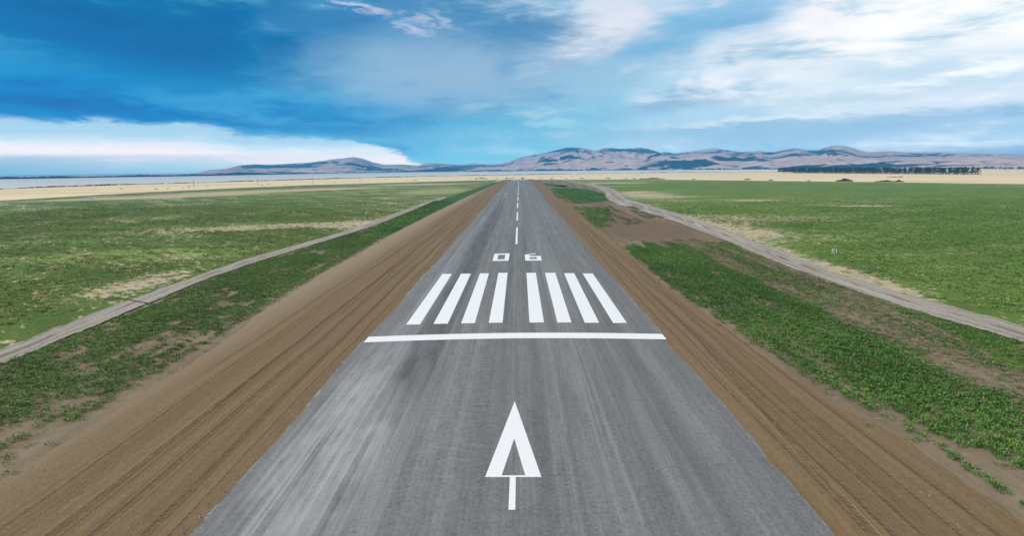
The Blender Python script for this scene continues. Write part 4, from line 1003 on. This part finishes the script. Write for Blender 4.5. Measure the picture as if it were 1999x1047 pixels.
# ------------------------------------------------------------------ power poles across the left of the spit
m_wood = flat_mat('pole_timber', (0.20, 0.17, 0.14), .85, .2, 2.0)
m_dark = flat_mat('dark_rubber', (0.02, 0.02, 0.022), .8, .2, 3.0)
m_ins = flat_mat('pole_insulator', (0.32, 0.34, 0.34), .4, .1, 3.0)
def make_pole():
    r_ = empty('power_pole', (0, 0, 0)); mb = MB(); mb.tube((0, 0, -.3), (0, 0, 9.0), .19, .13, 8); mb.build('pole', m_wood, r_)
    MB().box((0, .17, 8.5), (2.3, .12, .14)).build('crossarm', m_wood, r_)
    for x_ in (-1.0, 0.35, 1.0): MB().tube((x_, .17, 8.58), (x_, .17, 8.82), .06, .05, 6).build('insulator', m_ins, r_)
    return r_
pp = make_pole()
for i, (a_, b_) in enumerate([(379, 367.0), (504, 362.8), (611, 359.4), (703, 356.4), (794, 353.4)]):
    o = pp if i == 0 else copy_tree(pp); q = P(a_, b_); o.location = (q[0], q[1], 0); o.rotation_euler = (0, 0, R(35))
    tag(o, 'slim wooden power pole in the line across the tan spit', 'power pole', 'power poles across the spit')

# ------------------------------------------------------------------ vehicles and gear near the runway end
m_glass = flat_mat('vehicle_glass', (0.03, 0.035, 0.04), .15, .1, 2.0, 0, .5)
m_tyre = m_dark
m_rim = flat_mat('wheel_metal', (0.35, 0.35, 0.36), .4, .1, 4.0, .6)
def make_vehicle(name, px, py, col, label, cat, kind, rz_):
    q = P(px, py); r_ = empty(name, (q[0], q[1], 0), rz_); m = flat_mat(name + '_paint', col, .35, .06, 1.0, 0, .5)
    if kind == 'van': prof = [(-2.5, .45), (2.5, .45), (2.52, 1.05), (1.9, 1.2), (1.2, 2.15), (-2.45, 2.2), (-2.52, 1.2)]
    elif kind == 'pickup': prof = [(-2.6, .5), (2.55, .5), (2.6, 1.05), (1.5, 1.2), (.9, 1.85), (-.45, 1.85), (-.7, 1.2), (-2.6, 1.15)]
    else: prof = [(-2.2, .4), (2.15, .4), (2.2, .9), (1.3, 1.02), (.6, 1.62), (-1.3, 1.65), (-2.1, 1.05), (-2.2, .8)]
    MB().prism(prof, -.88, .88).build('body', m, r_)
    zt = max(z_ for _, z_ in prof)
    for sy in (-1, 1):
        g = [(-.95, zt * .63), (.95, zt * .63), (.55, zt * .92), (-.85, zt * .92)]
        MB().prism(g, sy * .895 - .012, sy * .895 + .012).build('window', m_glass, r_)
        for x_ in (-1.45, 1.45):
            wh = MB().tube((x_, sy * .92 - .11, .36), (x_, sy * .92 + .11, .36), .36, .36, 14).build('wheel', m_tyre, r_)
            MB().tube((x_, sy * .92 + sy * .111, .36), (x_, sy * .92 + sy * .125, .36), .2, .2, 10).build('rim', m_rim, wh)
    return tag(r_, label, cat)
make_vehicle('parked_car', 930.5, 350.0, (0.03, 0.035, 0.05), 'dark car parked at the left end of the yard by the runway end', 'car', 'car', .2)
make_vehicle('parked_car', 949, 349.9, (0.10, 0.18, 0.38), 'blue car parked right of the pale green sheds by the runway end', 'car', 'car', -.1)
make_vehicle('parked_van', 970.5, 349.3, (0.78, 0.79, 0.80), 'white van standing left of the far runway end', 'van', 'van', .1)
make_vehicle('parked_truck', 989, 348.4, (0.10, 0.035, 0.03), 'dark red pickup truck parked just left of the far runway end', 'truck', 'pickup', .25)
make_vehicle('parked_car', 1020.5, 350.0, (0.10, 0.02, 0.02), 'dark maroon car on the right of the far runway end', 'car', 'van', .0)
make_vehicle('parked_car', 1056.5, 350.1, (0.80, 0.80, 0.80), 'white car parked on grass right of the runway end', 'car', 'car', .0)
def shed(px, py, w_, d_, h_, col, label):
    q = P(px, py); r_ = empty('site_shed', (q[0], q[1], 0), R(4)); m = flat_mat('shed_cladding', col, .6, .1, 1.0)
    MB().box((0, 0, h_ / 2), (w_, d_, h_)).build('wall', m, r_)
    MB().prism([(-w_ / 2 - .15, h_ + .004), (w_ / 2 + .15, h_ + .004), (0, h_ + .55)], -d_ / 2 - .15, d_ / 2 + .15).build('roof', flat_mat('shed_roof', (0.45, 0.5, 0.5), .5, .1, 1.0), r_)
    MB().box((w_ * .18, -d_ / 2 - .03, 1.0), (.95, .05, 2.0)).build('door', m_glass, r_)
    MB().box((-w_ * .22, -d_ / 2 - .03, 1.5), (1.1, .05, .8)).build('window', m_glass, r_)
    return tag(r_, label, 'shed')
shed(938.5, 349.4, 6.0, 3.0, 2.6, (0.45, 0.62, 0.58), 'larger pale green site shed beside the dark parked car')
shed(943.6, 349.5, 3.6, 2.6, 2.3, (0.50, 0.66, 0.66), 'smaller pale teal site shed between the green shed and the blue car')
q = P(933.5, 350); r_ = empty('radio_mast', (q[0], q[1], 0)); MB().tube((0, 0, -.2), (0, 0, 8.5), .09, .05, 6).build('mast', m_rim, r_)
for z_ in (7.0, 8.0): MB().box((0, 0, z_), (1.4, .06, .06)).build('antenna', m_rim, r_)
tag(r_, 'thin grey mast rising behind the dark car near the sheds', 'mast')
# flat trailer beside the dark red pickup
def trailer(name, px, py, L_, h_, col, label, rz_=0.0):
    q = P(px, py); r_ = empty(name, (q[0], q[1], 0), rz_); m = flat_mat(name + '_paint', col, .5, .08, 1.0)
    MB().box((0, 0, .75 + h_ / 2), (L_, 2.1, h_)).build('body', m, r_)
    MB().box((-L_ / 2 - .7, 0, .7), (1.4, .14, .12)).build('drawbar', m_rim, r_)
    for sy in (-1, 1):
        for x_ in (-.5, .45):
            wh = MB().tube((x_ + L_ * .1, sy * .93 - .1, .38), (x_ + L_ * .1, sy * .93 + .1, .38), .38, .38, 12).build('wheel', m_tyre, r_)
            MB().tube((x_ + L_ * .1, sy * .93 + sy * .101, .38), (x_ + L_ * .1, sy * .93 + sy * .115, .38), .2, .2, 8).build('rim', m_rim, wh)
    return tag(r_, label, 'trailer')
trailer('flat_trailer', 996.5, 349.2, 5.0, .35, (0.16, 0.07, 0.06), 'low dark red trailer beside the pickup at the runway end', .1)
trailer('long_trailer', 1217.5, 349.9, 6.8, 1.1, (0.82, 0.82, 0.82), 'long low white trailer at the far edge of the right field')
q = P(1222.6, 350.0); r_ = empty('water_tank', (q[0], q[1], 0)); m_teal = flat_mat('teal_plastic', (0.02, 0.42, 0.38), .45, .1, 1.0)
MB().tube((0, 0, 0), (0, 0, 1.75), .85, .85, 18).build('tank', m_teal, r_, True); MB().tube((0, 0, 1.75), (0, 0, 2.1), .85, .3, 18).build('lid', m_teal, r_, True)
tag(r_, 'small teal tank standing at the right end of the white trailer', 'tank')

# ------------------------------------------------------------------ cattle on the spit at far right
m_hide = flat_mat('cattle_hide', (0.03, 0.024, 0.02), .8, .3, 2.0)
def make_cow():
    bm = bmesh.new(); pts = [(-1.0, 0, 1.12), (-.5, 0, 1.12), (.15, 0, 1.08), (.7, 0, 1.15), (1.1, 0, 1.0), (1.35, 0, .62), (1.6, 0, .38)]
    rad = [.30, .38, .40, .36, .22, .17, .10]
    vs = [bm.verts.new(v) for v in pts]
    for a_, b_ in zip(vs[:-1], vs[1:]): bm.edges.new((a_, b_))
    for sx, base_ in ((-.95, 0), (.62, 3)):
        for sy in (-.24, .24):
            k1 = bm.verts.new((sx, sy, .72)); k2 = bm.verts.new((sx + (-.08 if sx < 0 else .03), sy, .38)); k3 = bm.verts.new((sx, sy, .03))
            bm.edges.new((vs[base_], k1)); bm.edges.new((k1, k2)); bm.edges.new((k2, k3)); rad += [.15, .08, .06]
    tl = bm.verts.new((-1.3, 0, .95)); t2 = bm.verts.new((-1.38, 0, .45)); bm.edges.new((vs[0], tl)); bm.edges.new((tl, t2)); rad += [.05, .04]
    me = bpy.data.meshes.new('cow'); bm.to_mesh(me); bm.free(); o = link('cow', me, m_hide)
    o.modifiers.new('Skin', 'SKIN'); o.modifiers.new('Subdivision', 'SUBSURF').levels = 1
    for v, r_ in zip(me.skin_vertices[0].data, rad): v.radius = (r_, r_)
    me.skin_vertices[0].data[1].use_root = True
    dg = bpy.context.evaluated_depsgraph_get(); m2 = bpy.data.meshes.new_from_object(o.evaluated_get(dg)); o.modifiers.clear(); o.data = m2
    return o
cw = make_cow()
for i, (a_, b_) in enumerate([(1733, 346.8), (1739, 346.9), (1743.5, 346.8), (1748, 346.9), (1754, 346.6), (1757.5, 346.9), (1761, 346.8)]):
    o = cw if i == 0 else cw.copy()
    if i: COL.objects.link(o)
    q = P(a_, b_); o.location = (q[0], q[1], 0); o.rotation_euler = (0, 0, random.choice((0, math.pi)) + random.uniform(-.5, .5)); 
    tag(o, 'dark cow grazing in a line on the tan spit before the windbreak', 'cow', 'cattle grazing below the windbreak')

# ------------------------------------------------------------------ marker stakes, pipe ends in the right field, thin dark line over the left track
m_white = flat_mat('white_plastic', (0.78, 0.80, 0.82), .5, .05, 5.0)
def stake(px, py, label):
    q = P(px, py); mb = MB(); mb.tube((0, 0, -.1), (0, 0, .74), .045, .045, 8); mb.tube((0, 0, .74), (0, 0, .78), .06, .06, 8)
    o = mb.build('marker_stake', m_white); o.location = (q[0], q[1], 0); return tag(o, label, 'stake', 'white stakes in the right field')
stake(1624.6, 493.0, 'leftmost of three short white stakes in the right field')
stake(1627.5, 493.2, 'middle one of three short white stakes in the right field')
stake(1632.4, 493.6, 'rightmost of three short white stakes, set slightly apart')
A0, A1 = P(1592.5, 462.6), P(1600.5, 462.3); mb = MB(); mb.tube((A0[0], A0[1], .3), (A1[0], A1[1], .3), .06, .06, 8)
for q in (A0 + (A1 - A0) * .1, A0 + (A1 - A0) * .9): mb.tube((q[0], q[1], 0), (q[0], q[1], .29), .035, .035, 6)
tag(mb.build('marker_rail', m_white), 'thin white rail lying level in the right crop field', 'rail')
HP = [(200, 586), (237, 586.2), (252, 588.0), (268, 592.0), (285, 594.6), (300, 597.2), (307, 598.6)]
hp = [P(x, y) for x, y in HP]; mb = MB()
for a_, b_ in zip(hp[:-1], hp[1:]): mb.tube((a_[0], a_[1], .21), (b_[0], b_[1], .21), .07, .07, 8)  # thin dark tube drawn along a dark line over the track
m_dark_line = flat_mat('dark_blue_grey', (0.05, 0.065, 0.085), .5, .15, 3.0)
tag(mb.build('dark_line', m_dark_line, smooth=True), 'thin dark blue-grey line lying across the left gravel track', 'dark_line')

# ------------------------------------------------------------------ the air
HZ = bpy.data.materials.new('haze_air'); HZ.use_nodes = True; nt = HZ.node_tree; nt.nodes.clear()
ho = nt.nodes.new('ShaderNodeOutputMaterial'); pv = nt.nodes.new('ShaderNodeVolumePrincipled')
pv.inputs['Color'].default_value = (0.09, 0.53, 1.0, 1); pv.inputs['Density'].default_value = HAZE_D; pv.inputs['Anisotropy'].default_value = 0.0
nt.links.new(pv.outputs[0], ho.inputs['Volume'])
hb = MB().box((0, 3400, (HAZE_TOP - 4) / 2), (20000, 12800, HAZE_TOP + 4)).build('haze', HZ); tag(hb, kind='stuff')
print('tree count', cnt)
